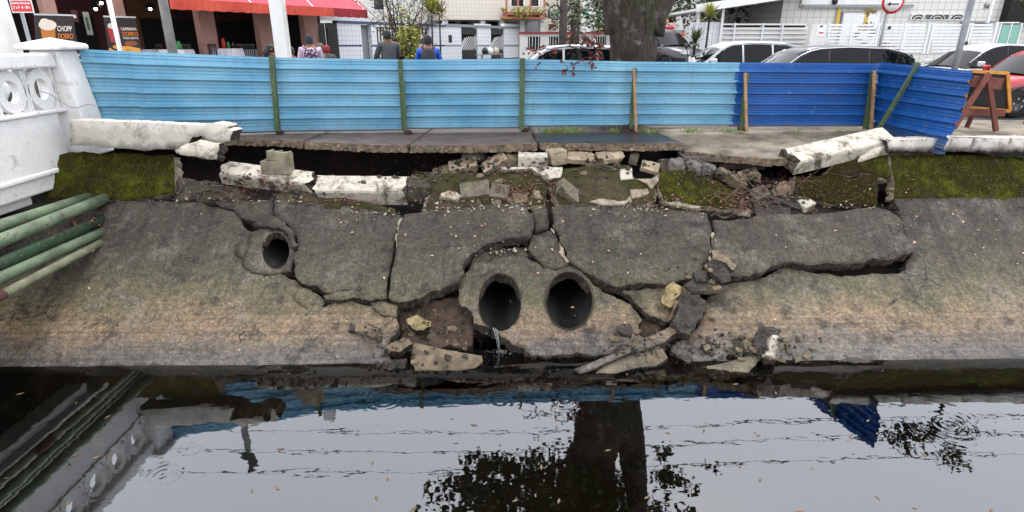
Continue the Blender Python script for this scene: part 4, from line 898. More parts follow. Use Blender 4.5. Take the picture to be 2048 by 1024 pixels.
# awning: sloping cloth with a hanging valance
AW = M('red_awning_cloth', C(190, 58, 76), C(166, 44, 60), 1.2, .75, .1); AWO = M('orange_red_valance', C(206, 82, 60), C(182, 60, 46), 1.2, .75, .1); AWD = M('dark_red_valance', C(150, 30, 40), C(120, 24, 34), 1.2, .75, .1)
aw = thing('awning', L.pt(540, 20), 'red cloth awning with a hanging valance over the restaurant', 'awning')
an = 2.2
a0, a1 = L.uz(338, 0, an)[0], L.uz(735, 26, an)[0]; za = L.uz(735, 20, an)[1]
MB().add([L.p(a0, za, an), L.p(a1, za, an), L.p(a1, za+1.7, 0), L.p(a0, za+1.7, 0)], [(0,1,2,3)]).build('canopy', AW, aw, fix=False).modifiers.new('s', 'SOLIDIFY').thickness = .03
n = 9
for k in range(n):
    u0, u1 = a0+(a1-a0)*k/n, a0+(a1-a0)*(k+1)/n; b = MB(); m = 14
    for i in range(m+1):
        u = u0+(u1-u0)*i/m; wv = .03*math.sin(i*1.9+k)
        b.v += [L.p(u, za-.005, an), L.p(u, za-.36+.01*math.sin(i*.9), an+wv)]
    for i in range(m): b.f.append([2*i, 2*i+2, 2*i+3, 2*i+1]); b.m.append(0); b.s.append(True)
    b.build('valance', AWD if k >= 7 else AWO, aw, fix=False)
for k in range(4): u = a0+.2+(a1-a0-.4)*k/3; MB().bar(L.p(u, za, an-.03), L.p(u, za+1.65, .05), .04).build('rafter', WT2, aw)
# printed banners
def banner(c4, label, lines, kind):
    t = thing('roll_up_banner', (c4[2]+c4[3])/2, label, 'banner'); tl, tr_, br_, bl = c4; xd = (tr_-tl).normalized(); up = (tl-bl).normalized(); W_ = (tr_-tl).length; H_ = (tl-bl).length; N = xd.cross(up)
    MB().prism([bl, br_, tr_, tl], -N*.02).build('sheet', plain('dark_banner_print', C(44, 32, 34), .5), t)
    MB().bar(tl+up*.02, tr_+up*.02, .05, .05).build('top_rail', plain('aluminium', C(200,200,200), .35, .6), t); MB().bar(bl-up*.03, br_-up*.03, .12, .08).build('foot', plain('aluminium', C(200,200,200), .35, .6), t)
    at_ = lambda x, y, d=.008: bl+xd*W_*x+up*H_*y+N*d
    def shp(name, pts, mat, d): MB().prism([at_(x, y, d) for x, y in pts], N*.003).build(name, mat, t)
    circ = lambda cx, cy, rx, ry, k=18: [(cx+rx*math.cos(2*math.pi*i/k), cy+ry*math.sin(2*math.pi*i/k)) for i in range(k)]
    if kind == 'beer':
        shp('printed_glass', [(.16,.08),(.46,.08),(.5,.72),(.12,.72)], plain('beer_amber', C(196,120,44), .5), .008)
        shp('printed_foam', circ(.31,.75,.23,.14), plain('beer_foam', C(236,220,204), .6), .012); shp('printed_foam', circ(.24,.82,.12,.1), plain('beer_foam', C(236,220,204)), .016)
    else:
        shp('printed_glass', [(.1,.3),(.36,.3),(.42,.72),(.04,.72)], plain('red_drink', C(176,50,54), .5), .008); shp('printed_ice', circ(.2,.76,.13,.08), plain('ice_white', C(220,210,206)), .012)
        shp('printed_band', [(0,0),(1,0),(1,.12),(.6,.2),(0,.14)], plain('banner_orange', C(232,168,66), .5), .008); shp('printed_badge', circ(.22,.16,.16,.09), BLACKM, .014); shp('printed_badge', circ(.22,.17,.1,.055), plain('badge_gold', C(216,150,40)), .019)
        shp('printed_food', circ(.72,.27,.22,.07), plain('plate_brown', C(150,84,54)), .012)
        text('PROMOÇÃO', H_*.025, at_(.6,.08,.014), xd, up, BLACKM, t)
    for (s_, x, y, h_, wd_, col) in lines: text(s_, H_*h_, at_(x, y, .016), xd, up, col, t, wid=W_*wd_)
CR = plain('cream_print', C(240,230,214)); ORP = plain('orange_print', C(226,128,52))
c4 = [L.pt(68,30,.9), L.pt(146,32,.9), L.pt(158,108,.9), L.pt(76,108,.9)]
banner(c4, 'dark banner with a beer mug reading CHOPP DOBRO', [('CHOPP',.74,.66,.14,.38,CR),('DOBRO',.75,.46,.14,.40,ORP),('TODA QUINTA',.74,.31,.06,.42,CR)], 'beer')
c4 = [L.pt(207,34,.7), L.pt(271,36,.7), L.pt(284,106,.7), L.pt(219,106,.7)]
banner(c4, 'dark banner with a red drink reading CAIPIRINHA DOBRO', [('CAIPIRINHA',.72,.68,.08,.5,CR),('DOBRO',.74,.54,.12,.5,ORP),('TODA SEXTA',.74,.42,.06,.5,CR)], 'drink')
for k, (x, y) in enumerate(((150,26),(176,30))):
    t = thing('hanging_poster', L.pt(x, y, -.4), ('small red poster beside the beer banner', 'narrow poster with a bottle beside the drink banner')[k], 'poster')
    L.part('sheet', (MAROON, plain('poster_grey', C(150,150,140)))[k], t, x-6, x+6, y-6, y+(18, 40)[k], -.4, -.38); L.part('print', (CR, plain('bottle_green', C(40,90,50)))[k], t, x-3, x+2, y+4, y+(10, 30)[k], -.379, -.37)
# tables and chairs on the terrace
CLOTH = M('white_tablecloth', C(222, 218, 226), C(204, 200, 210), 3, .85, .2); DWOOD = plain('dark_chair_wood', C(46, 34, 30))
def table(px, py, n, label):
    c = L.pt(px, py, n); zt = c.z; t = thing('cafe_table', (c.x, c.y, FZ), label, 'table'); b = MB(); k = 28; r = .48
    ring = []
    for i in range(k):
        a = 2*math.pi*i/k; f = max(abs(math.cos(a)), abs(math.sin(a))); ring.append((c.x+r*math.cos(a)/f, c.y+r*math.sin(a)/f, 1 if i % 7 else 0))
    top = [Vector((x, y, zt)) for x, y, _ in ring]; low = [Vector((c.x+(x-c.x)*(1.07+.04*(i % 2)), c.y+(y-c.y)*(1.07+.04*(i % 2)), zt-.3-.06*(i % 4 == 0))) for i, (x, y, _) in enumerate(ring)]
    b.add(top+low, [list(range(k))]+[(i, k+i, k+(i+1) % k, (i+1) % k) for i in range(k)]); b.build('cloth', CLOTH, t)
    for sx in (-1, 1):
        for sy in (-1, 1): MB().bar((c.x+sx*.36, c.y+sy*.36, FZ), (c.x+sx*.36, c.y+sy*.36, zt-.02), .05).build('leg', DWOOD, t)
    return c
tabs = [table(352, 99, .2, 'white-clothed table behind the grey pole'), table(454, 97, .2, 'white-clothed table behind the fence left of the thick white pole'), table(505, 99, -1.2, 'white-clothed table half hidden by the thick white pole'), table(300, 99, -1.6, 'white-clothed table farther inside left of the grey pole')]
def jar(c, dx, r, h, mat, label, name='jar', cat='jar'):
    MB().lathe(c+Vector((dx*LAV[0], dx*LAV[1], .002)), [(0,0),(r,0),(r*1.05,h*.6),(r*.6,h*.9),(r*.6,h),(0,h)], 12).build(name, mat, label=label, cat=cat)
GRN = plain('green_plastic', C(60,140,70)); REDP = plain('red_plastic', C(180,50,44)); BRN = plain('brown_glass', C(60,36,24), .15)
jar(tabs[0], .15, .09, .3, GRN, 'green canister on the table behind the grey pole', 'canister', 'canister'); jar(tabs[1], .08, .06, .26, GRN, 'green canister on the table left of the thick white pole', 'canister', 'canister'); jar(tabs[1], -.12, .07, .4, REDP, 'red bottle on the table left of the thick white pole', 'bottle', 'bottle'); jar(tabs[1], .3, .04, .24, BRN, 'brown bottle on the table left of the thick white pole', 'bottle', 'bottle')
def chair(px, n, rz, label):
    c = L.pt(px, 108, n); t = thing('cafe_chair', (c.x, c.y, FZ), label, 'chair', 'dark chairs of the restaurant'); Mx = Matrix.Translation((c.x, c.y, FZ)) @ Matrix.Rotation(R(rz), 4, 'Z')
    MB().box((-.22,-.22,.43), (.22,.22,.47), 0, Mx).build('seat', DWOOD, t)
    for sx in (-1, 1):
        MB().box((sx*.2-.02,-.22,0), (sx*.2+.02,-.18,.43), 0, Mx).build('leg', DWOOD, t); MB().box((sx*.2-.02,.18,0), (sx*.2+.02,.22,.98), 0, Mx).build('leg', DWOOD, t)
    for k in range(4): MB().box((-.14+k*.08,.19,.5), (-.11+k*.08,.21,.9), 0, Mx).build('back_slat', DWOOD, t)
    MB().box((-.18,.185,.9), (.18,.215,.98), 0, Mx).build('top_rail', DWOOD, t)
for k, (px, n) in enumerate(((310,-1.0),(384,.1),(418,.2),(480,.1),(498,.2))):
    chair(px, n, -LA+180*(k % 2)+k*11, ('dark slatted chair left of the grey concrete pole', 'dark slatted chair just right of the grey concrete pole', 'dark slatted chair at the foot of the middle pink column', 'dark slatted chair right of the table with the red bottle', 'dark slatted chair nearest the thick white post')[k])
# ---------------- tiled garden wall with gates
tw = thing('tiled_wall', L.pt(780, 118), 'white tiled garden wall with navy and grey trim behind the cyclist', 'wall')
for x0, x1 in ((677,724),(744,754),(860,890),(890,923),(955,982),(1008,1042)):
    L.part('wall_panel', TILE_L, tw, x0, x1, 48, 118, -.25, 0, zlo=2.6)
    L.part('band', NAVY if x1 < 891 else GREYT, tw, x0+.2, x1-.2, 89.5, 93, 0, .01)
L.part('recess', GREYT, tw, 724.2, 744, 50, 118, -.9, -.3, zlo=2.6); L.part('coping', NAVY, tw, 675, 891, 45, 50, -.3, .06); L.part('coping', GREYT, tw, 891.5, 1042, 50.5, 55.5, -.3, .06)
L.part('letter_box', BLACKM, tw, 898, 904, 70, 85, 0, .03)
gr_ = thing('railing_gate', L.pt(800, 118), 'black upright-bar railing behind the bare shrub', 'railing')
for k in range(17): x = 756+k*6.0; L.part('bar', BLACKM, gr_, x, x+1.6, 54, 118, -.12, -.08, zlo=2.7)
L.part('rail', BLACKM, gr_, 754, 860, 56, 58, -.13, -.125); L.part('rail', BLACKM, gr_, 754, 860, 106, 108, -.13, -.125)
for (x0, x1, lab) in ((924,954,'black gate with white diagonal bars, left of two'), (983,1007,'black gate with white diagonal bars, right of two')):
    t = thing('striped_gate', L.pt(x0, 118), lab, 'gate'); L.part('lower_panel', BLACKM, t, x0, x1, 100, 118, -.12, -.08, zlo=2.7); L.part('backing', DARK, t, x0, x1, 58, 100, -.3, -.28)
    ua, ub_ = L.uz(x0, 80)[0], L.uz(x1, 80)[0]; zt, zb = L.uz(x0, 70)[1], L.uz(x0, 100)[1]
    for k in range(9):
        u = ua+(ub_-ua)*(k-2)/8; a = L.p(max(u, ua), zb+(0 if u >= ua else (ua-u)*.7), -.09); e = min(u+(zt-zb)*1.0, ub_); MB().bar(a, L.p(e, a.z+(e-max(u, ua))*.9, -.09), .03).build('diagonal_bar', WT2, t)
    for k in range(5): L.part('louvre', plain('dark_brown_metal', C(52,44,44)), t, x0+2, x1-2, 101+k*3, 102.4+k*3, -.079, -.06)
    L.part('top_panel', BLACKM, t, x0, x1, 58, 69, -.12, -.08)
HB = VP(PY(760, 40, 46), 60)
hb = thing('white_back_house', HB.pt(800, 60), 'plain white house behind the bare shrub and tiled wall', 'building')
HB.part('front_wall', WT, hb, 640, 888, -20, 110, -7, 0, zlo=2.6, zhi=9); HB.part('roof_slab', GREYT, hb, 634, 892, -30, -20, -7.3, .3, zlo=9.01, zhi=9.3)
for x0, x1 in ((745,770),(848,866)): wn = HB.part('window', WT2, hb, x0, x1, -8, 22, 0, .06); HB.part('pane', GLASSD, wn, x0+3, x1-3, -5, 19, .061, .08)
# ---------------- houses behind the wall
B1 = VP(PY(880, 40, 44), 75)
h1 = thing('beige_tiled_house', B1.pt(960, 60), 'beige tiled house with a flower balcony over an open carport', 'building')
B1.part('upper_storey', TILE_B, h1, 885, 1090, -60, 40, -6, 0); B1.part('carport_back', GREYT, h1, 860, 1090, 40, 110, -6, -4, zlo=2.6); B1.part('roof_slab', GREYT, h1, 882, 1092, -66, -60, -6, .2)
for x in (888, 962, 1000, 1040, 1080): B1.part('column', WT, h1, x, x+9, 40, 110, -.6, -.2, zlo=2.6)
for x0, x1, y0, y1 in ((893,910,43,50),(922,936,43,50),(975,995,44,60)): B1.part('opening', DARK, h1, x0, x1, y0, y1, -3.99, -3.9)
bal = B1.part('balcony', plain('terracotta_paint', C(176,108,84)), h1, 1012, 1090, 24, 30, 0, .9); B1.part('balcony_floor', plain('terracotta_paint', C(176,108,84)), h1, 1008, 1090, 34, 38, 0, 1.0)
for x in (1012, 1035, 1060, 1088): B1.part('balcony_post', plain('terracotta_paint', C(176,108,84)), h1, x, x+3, -5, 34, .75, .9)
for x0, x1 in ((1020,1050),(1058,1080)):
    wn = B1.part('window', WT2, h1, x0, x1, -15, 14, 0, .05); B1.part('pane', GLASSD, wn, x0+3, x1-3, -12, 12, .051, .06)
def clump(name, c, rx, rz, n, mat, parent=None, leaf=.12, seed=1, ry=None):
    """mass of small leaf faces in an uneven volume"""
    rnd = random.Random(seed); b = MB(); c = Vector(c); ry = ry or rx
    cs = [(Vector((rnd.gauss(0,.45), rnd.gauss(0,.45), rnd.gauss(0,.45))), rnd.uniform(.25,.5)) for _ in range(max(4, n//60))]
    for i in range(n):
        o, r = rnd.choice(cs); d = Vector((rnd.gauss(0,1), rnd.gauss(0,1), rnd.gauss(0,1))).normalized()*r*rnd.random()**.4
        q = o+d; q = c+Vector((q.x*rx, q.y*ry, q.z*rz)); l = leaf*rnd.uniform(.6, 1.3)
        a = Vector((rnd.uniform(-1,1), rnd.uniform(-1,1), rnd.uniform(-.7,.5))).normalized(); s = a.cross(Vector((rnd.uniform(-1,1), rnd.uniform(-1,1), 1))).normalized()
        b.add([q, q+a*l*.5+s*l*.26, q+a*l, q+a*l*.5-s*l*.26], [(0,1,2,3)])
    return b.build(name, mat, parent, fix=False)
def m_leaf(name, a, b_):
    s = NT(name); col = s.ramp(s.noise(6, 3, .6), [(.3, a), (.7, b_)]); s.b.inputs['Subsurface Weight'].default_value = 0; return s.done(col, .5, None, 0, .4)
LEAF = m_leaf('dark_green_leaves', C(36, 52, 20), C(72, 90, 34)); LEAFY = m_leaf('yellow_green_leaves', C(110, 120, 40), C(160, 160, 70)); LEAFR = m_leaf('red_brown_leaves', C(96, 40, 38), C(130, 62, 52)); LEAFD = m_leaf('deep_green_leaves', C(26, 40, 16), C(54, 72, 28)); PURP = m_leaf('purple_flowers', C(112, 50, 120), C(160, 90, 160)); LEAFO = m_leaf('olive_brown_leaves', C(110, 100, 50), C(140, 120, 70))
for k, (x, y) in enumerate(((1025,26),(1065,27),(1048,24))):
    t = thing('balcony_plant', B1.pt(x, y+4, .6), ('leafy plant trailing from the left of the flower balcony', 'leafy plant at the right end of the flower balcony', 'small plant between the two on the flower balcony')[k], 'plant'); clump('leaves', B1.pt(x, y, .8), 1.1, .5, 160, LEAFY, t, .22, k)
H2 = VP(PY(1100, 40, 50), 80)
h2 = thing('cream_house', H2.pt(1130, 60), 'cream house with a green arched window behind the utility poles', 'building')
H2.part('front_wall', M('cream_wall', C(214,206,190), C(196,188,172), 1, .8, .1), h2, 1088, 1165, -80, 90, -8, 0, zlo=2.6, zhi=11); H2.part('roof_slab', GREYT, h2, 1084, 1168, -86, -80, -8, .3, zlo=11.01, zhi=11.3)
wn = H2.part('window', GLASSG, h2, 1109, 1118, 18, 33, 0, .05); H2.part('frame', WT2, wn, 1108, 1119, 33, 34, 0, .07); H2.part('doorway', MAROON, h2, 1098, 1112, 48, 60, 0, .05)
for k in range(2): wn = H2.part('window', WT2, h2, 1122+k*20, 1136+k*20, -5, 22, 0, .05); H2.part('pane', GLASSD, wn, 1124+k*20, 1134+k*20, -3, 20, .051, .06)
H3 = VP(PY(1180, 40, 70), 85)
h3 = thing('pale_far_house', H3.pt(1190, 70), 'pale far house with a green glazed bay left of the big tree', 'building')
H3.part('front_wall', WT, h3, 1140, 1245, -50, 95, -8, 0, zlo=2.6, zhi=13); wn = H3.part('window', GLASSG, h3, 1160, 1177, 18, 33, 0, .1); H3.part('frame', WT2, wn, 1160, 1177, 33, 35, 0, .12)
H3.part('roof_slab', GREYT, h3, 1138, 1247, -56, -50, -8, .3, zlo=13.01, zhi=13.4); wn = H3.part('window', WT2, h3, 1186, 1205, -20, 10, 0, .1); H3.part('pane', GLASSD, wn, 1188, 1203, -18, 8, .101, .13)
WB = VP(PY(1130, 84, 33), 88)
wb = thing('white_boundary_wall', WB.pt(1140, 115), 'white boundary wall with red tile coping and arched gates left of the big tree', 'wall')
RT = M('red_roof_tile', C(150,62,56), C(120,48,44), 12, .8, .3)
WB.part('wall', WT, wb, 1040, 1235, 68, 120, -.3, 0, zlo=2.6); WB.part('coping', RT, wb, 1039, 1236, 63.5, 67.5, -.4, .12)
WB.part('pier', WT, wb, 1130, 1156, 55, 68, -.35, .02)
for x0, x1 in ((1056,1080),(1098,1120),(1134,1140),(1170,1176),(1192,1212)):
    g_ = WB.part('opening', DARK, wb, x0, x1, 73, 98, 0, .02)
    for k in range(4): WB.part('grille_bar', WT2, g_, x0+(x1-x0)*(k+.4)/4, x0+(x1-x0)*(k+.55)/4, 73, 98, .021, .05)
H4 = VP(PY(1100, 60, 38), 86)
dm = thing('dome_awning', H4.pt(1140, 62), 'grey curved awning over the white boundary wall', 'awning'); b = MB()
for i in range(11):
    a = math.pi*i/10
    for n_ in (0, 1.5): q = H4.pt(1145-48*math.cos(a), 66, n_); b.v.append(Vector((q.x, q.y, q.z+.5*math.sin(a))))
for i in range(10): b.f.append([2*i, 2*i+1, 2*i+3, 2*i+2]); b.m.append(0); b.s.append(True)
b.build('canopy', GREYT, dm, fix=False).modifiers.new('s', 'SOLIDIFY').thickness = .05; MB().bar(H4.pt(1100, 66, .1), H4.pt(1190, 66, .1), .06).build('frame_bar', WT2, dm)
ss = thing('street_shop_sign', PY(1206, 60, 45), 'red and yellow shop sign seen left of the big tree', 'sign')
S5 = VP(PY(1206, 50, 45), 90); S5.part('board', plain('sign_red', C(206,48,52)), ss, 1195, 1209, 30, 51, 0, .15); S5.part('board', plain('sign_yellow', C(232,190,40)), ss, 1200, 1227, 51.5, 59, 0, .15); S5.part('mark', CR, ss, 1198, 1206, 35, 46, .151, .17); S5.part('post', GREYT, ss, 1211, 1213, 59.5, 110, .02, .1, zlo=2.7)
# shop with red sign right of the trunk
SH = VP(PY(1350, 70, 40), 90)
sh = thing('corner_shop', SH.pt(1345, 110), 'white corner shop with a grey front right of the big tree', 'building')
SH.part('front_wall', WT, sh, 1300, 1385, -30, 62, -6, 0); SH.part('shop_front', GREYT, sh, 1306, 1385, 60.5, 118, -6, .02, zlo=2.6); SH.part('roof', RT, sh, 1296, 1390, -38, -30, -6.2, .4)
wn = SH.part('window', BLACKM, sh, 1344, 1352, 30, 42, 0, .04)
for k in range(2): wn = SH.part('window', WT2, sh, 1366+k*8, 1371+k*8, 36, 50, 0, .04); SH.part('pane', GLASSD, wn, 1367+k*8, 1370+k*8, 37, 49, .041, .05)
oz = thing('shop_sign', SH.pt(1338, 48), 'white shop sign lettered OXXO with red and yellow bands', 'sign')
SH.part('board', WT2, oz, 1310, 1349, 41, 53, .1, .25); SH.part('band', plain('sign_yellow', C(232,190,40)), oz, 1310, 1349, 38, 41, .1, .25); SH.part('band', plain('sign_red', C(206,48,52)), oz, 1310, 1349, 53, 59, .1, .25); SH.part('post', BLACKM, oz, 1331, 1334, 60, 118, .1, .2, zlo=2.7)
text('OXXO', .3, SH.pt(1330, 47, .27), SH.d, (0,0,1), plain('sign_red', C(206,48,52)), oz, wid=1.15)
ps = thing('wall_poster', SH.pt(1362, 80), 'red round poster on the grey shop front', 'poster'); SH.part('sheet', plain('poster_pink', C(226,176,172)), ps, 1350, 1379, 66, 93, .03, .05)
MB().lathe(SH.pt(1364, 80, .06), [(0, -.012), (.42, -.01), (.42, .01)], 20, axis='y').build('disc', plain('sign_red', C(206,48,52)), ps)
for k in range(3): SH.part('print', CR, ps, 1358+k, 1370-k, 72+k*5, 75+k*5, .085, .1)
# ---------------- white houses at the right
HR = VP(PY(1800, 60, 24), 90.9)
hr = thing('white_tiled_house', HR.pt(1850, 110), 'white tiled house numbered 569 with grille windows behind the slatted gates', 'building')
N3 = -3.0
HR.part('front_wall', TILE_G, hr, 1560, 2300, -30, 128, N3-6, N3, zlo=2.6, zhi=9.5); HR.part('roof_slab', WT, hr, 1555, 2310, -40, -30, N3-6, N3+.4, zlo=9.51, zhi=9.8)
HR.part('wall_panel', WT, hr, 1606, 1812, -60, 14, N3+.001, N3+.12); HR.part('moulding', GREYT, hr, 1606, 1828, 9, 15, N3+.121, N3+.2)
dr = HR.part('door', WT2, hr, 1680, 1752, 24, 110, N3, N3+.06, zlo=2.7); HR.part('door_frame', GREYT, dr, 1678, 1681, 24, 110, N3, N3+.1, zlo=2.7); HR.part('lintel', GREYT, dr, 1678, 1754, 22.5, 24.5, N3, N3+.1)
YEL = plain('yellow_cloth', C(214,176,66))
for x in (1676, 1733): HR.part('yellow_strip', YEL, hr, x-3, x+3, 16, 60, N3+.07, N3+.1)
for x0, x1 in ((1824,1846),(1850,1898),(1902,1926)):
    wn = HR.part('window', GLASSD, hr, x0, x1, 29, 39, N3, N3+.03); HR.part('frame', WT2, wn, x0-1.5, x1+1.5, 39, 40.5, N3, N3+.06); HR.part('frame', WT2, wn, x0-1.5, x1+1.5, 27.5, 29, N3, N3+.06)
    u0, z0 = HR.uz((x0+x1)/2, 39, N3+.05)
    for rr in (.18, .32): MB().tube([HR.p(u0+rr*math.cos(a), z0+rr*.7*math.sin(a), N3+.06) for a in [math.pi*i/12 for i in range(13)]], .015, 5).build('grille_arc', WT2, wn)
    for x in (x0-1, x1): HR.part('frame', WT2, wn, x, x+1.5, 29, 39, N3, N3+.055)
text('569', .2, HR.pt(1977, 12, N3+.03), HR.d, (0,0,1), BLACKM, hr)
HR.part('porch', DARK, hr, 2022, 2120, -30, 44, N3+.001, N3+.4); HR.part('porch_post', WT2, hr, 1984, 1988, -30, 46, N3+1, N3+1.1); HR.part('bench', GREYT, hr, 1940, 1995, 42, 46, N3, N3+.6)
MB().lathe(HR.pt(1670, 3, N3+.2), [(0,-.1),(.1,-.1),(.12,.1),(0,.12)], 10).build('wall_lamp', BLACKM, hr)
# base wall + white slatted fence with two gates
sf = thing('slatted_fence', HR.pt(1800, 120), 'white fence and gates of horizontal slats in front of house 569', 'fence')
HR.part('base_wall', TILE_G, sf, 1755, 2030, 107, 128, -.2, 0, zlo=2.6); HR.part('side_pier', WT, sf, 1618, 1652, 48, 128, -.3, .02, zlo=2.6)
for x0, x1 in ((1652,1756),(1758,1856),(1860,1934),(1937,1990)):
    for x in (x0, x1-4): HR.part('post', WT2, sf, x, x+4, 46, 108, -.06, .02)
    for k in range(9): HR.part('slat', WT2, sf, x0+4, x1-4, 48+k*6.6, 52.2+k*6.6, -.04, 0)
for x in (1700, 1806): HR.part('post', WT2, sf, x, x+3.5, 46, 108, .001, .04)
for x, y in ((1778,52),(1932,83),(1992,86)): HR.part('lock_box', BLACKM, sf, x, x+4, y, y+7, .03, .08)
HR.part('planter_hedge', LEAFO, sf, 1762, 1806, 96, 106, -.6, -.3)
for k, (x, y, rx) in enumerate(((1695,92,1.0),(1780,99,.9),(1725,66,.6))):
    t = thing('garden_shrub', HR.pt(x, 112, -.9), ('low shrub behind the left slatted gate', 'low hedge behind the middle of the slatted fence', 'small leafy shrub by the white door')[k], 'shrub'); clump('leaves', HR.pt(x, y, -.9), rx, .5, 260, LEAFO, t, .14, 20+k)
gd = thing('glass_gate', HR.pt(2016, 100), 'green glass door at the right end of the slatted fence', 'door'); HR.part('pane', GLASSG, gd, 1999, 2016, 50, 100, -.03, 0); HR.part('pane', GLASSG, gd, 2019, 2036, 50, 100, -.03, 0)
for x in (1995, 2016.5, 2036.5): HR.part('frame', WT2, gd, x, x+2, 46, 104, -.05, .02)
HR.part('frame', WT2, gd, 1995, 2039, 44, 46, -.05, .02)
dg = thing('warning_plate', HR.pt(1642, 60), 'small white plate with red print on the fence pier', 'sign'); HR.part('plate', WT2, dg, 1634, 1651, 50, 72, .021, .03); HR.part('print', plain('sign_red', C(206,48,52)), dg, 1638, 1647, 64, 67, .031, .035); HR.part('print', BLACKM, dg, 1640, 1646, 51, 54, .031, .035)
# house with the pergola
HP = VP(PY(1480, 70, 26), 90.9)
hp = thing('white_pergola_house', HP.pt(1480, 115), 'white tiled wall and slatted screen under a sloping white carport roof', 'building')
TILE_W = m_tile('white_block_wall', C(228,230,232), C(198,202,208), 2.6, 4.4, (1, 0))
HP.part('wall', TILE_W, hp, 1381, 1436, 44, 120, -.3, 0, zlo=2.6); HP.part('wall', WT, hp, 1436.5, 1625, 52, 120, -.35, -.12, zlo=2.6)
for (x0, x1) in ((1440,1464),(1468,1520),(1524,1560),(1566,1610)):
    for y in (51, 65): HP.part('slot', DARK, hp, x0, x1, y, y+3.4, -.119, -.1)
for x in (1437, 1465.5, 1521.5, 1561): HP.part('post', WT2, hp, x, x+3, 46, 112, -.118, .02)
for k in range(7): HP.part('slat', WT2, hp, 1437, 1614, 47+k*9, 50.2+k*9, -.09, -.02)
HP.part('house_wall', WT, hp, 1400, 1640, -60, 118, -9, -6.5, zlo=2.6, zhi=8.5); HP.part('house_window', GREYT, hp, 1545, 1618, 24, 44, -6.49, -6.4)
rb = [HP.pt(1392, 17, .5), HP.pt(1525, -3, .5)]; b = MB(); dz = rb[1]-rb[0]
b.prism([rb[0], rb[1]+dz*.9, rb[1]+dz*.9-HP.n*6.4, rb[0]-HP.n*6.4], (0, 0, -.1)); b.build('carport_roof', WT2, hp)
MB().bar(rb[0]+HP.n*.04, rb[1]+dz*.9+HP.n*.04, .14, .3).build('fascia', WT2, hp)
for k in range(7): q = rb[0]+dz*(.1+k*.27)-Vector((0,0,.14)); MB().bar(q, q-HP.n*6.2, .07, .07).build('rafter', WT2, hp)
for px in (1396, 1444): a = HP.pt(px, 44, .2); MB().bar((a.x, a.y, 2.7), (a.x, a.y, rb[0].z-.1+(a.x-rb[0].x)/dz.x*dz.z), .1).build('roof_post', WT2, hp)
# bougainvillea tree behind the carport
def trunk(name, pts, rad, mat, parent, n=12, wob=.05, seed=0):
    pts = [Vector(q) for q in pts]; P = []; Rr = []
    for i in range(len(pts)-1):
        for k in range(6): t = k/6; P.append(pts[i].lerp(pts[i+1], t)); Rr.append(rad[i]+(rad[i+1]-rad[i])*t)
    P.append(pts[-1]); Rr.append(rad[-1]); b = MB().tube(P, Rr, n)
    for v in b.v: q = v*2.6+Vector((seed, 0, 0)); v += Vector((noise.noise(q), noise.noise(q+Vector((7,0,0))), 0))*wob*1.6+Vector((noise.noise(q*4), noise.noise(q*4+Vector((7,0,0))), 0))*wob*.5
    return b.build(name, mat, parent, fix=False)
BARK = M('dark_bark', C(64, 56, 46), C(36, 32, 27), 5, .95, 1.0, 26, C(110, 108, 100), bd=.06)
def m_bark():
    s = NT('lichened_bark'); a = s.noise(1, 6, .7, s.scl((9, 9, 2.2))); col = s.ramp(a, [(.3, C(28, 24, 20)), (.7, C(78, 67, 55))])
    col = s.mix(s.ramp(s.noise(3, 6, .7), [(.55, 0.), (.67, .7)]), col, C(128, 125, 116)); col = s.mix(s.ramp(s.noise(2.2, 5, .7), [(.58, 0.), (.72, .6)]), col, C(40, 44, 18))
    return s.done(col, .95, s.bump(a, 1, .08))
BARKL = m_bark()
q = HP.pt(1500, 118, -5); bt = thing('bougainvillea_tree', (q.x, q.y, 2.9), 'dark leafy tree with purple flowers behind the carport roof', 'tree')
trunk('trunk', [(q.x, q.y, 2.8), (q.x+.2, q.y, 4.5), (q.x, q.y, 5.6)], [.2, .16, .1], BARK, bt)
q2 = HP.pt(1500, -12, -5); clump('crown', q2+Vector((-.6,0,.2)), 5.2, 1.9, 5200, LEAFD, bt, .28, 5, 2.5); clump('flowers', q2+Vector((1.6,.6,.1)), 3.6, 1.2, 700, PURP, bt, .2, 6, 1.6)
# ================================================================ poles, signs, wires
STEEL = M('galvanised_steel', C(150, 152, 156), C(120, 122, 126), 4, .5, .1, 40, metal=.3); CONCP = M('concrete_pole', C(132, 130, 126), C(108, 106, 102), 3, .9, .3); WOODP = M('weathered_pole', C(104, 98, 92), C(80, 74, 70), 3, .9, .4)
def pole(px, py, Y, r, h, mat, label, name='pole', cat='pole', r2=None, zlo=None):
    q = PY(px, py, Y); z0 = zlo if zlo is not None else gz(Y)
    return MB().tube([(q.x, Y, z0), (q.x, Y, z0+h*.5), (q.x, Y, z0+h)], [r, (r+(r2 or r))/2, r2 or r], 14).build(name, mat, label=label, cat=cat)
pole(229, 50, 13.2, .045, 3.1, WT2, 'thin white pole in front of the drink banner')
gp = pole(336, 55, 12.95, .1, 3.9, CONCP, 'grey concrete pole in front of the restaurant tables', r2=.085)
q = PY(336, 55, 12.95); t = thing('pole_sign', (q.x, 12.95, 6.25), 'dark bracketed sign plate on top of the grey concrete pole', 'sign'); MB().prism([(q.x-.3,12.9,6.35),(q.x+.12,12.9,6.3),(q.x+.2,12.9,6.85),(q.x-.1,12.9,7.0),(q.x-.05,12.9,6.72)], (0,.03,0)).build('plate', BLACKM, t); MB().bar((q.x,12.95,6.2), (q.x,12.95,6.4), .06).build('bracket', STEEL, t)
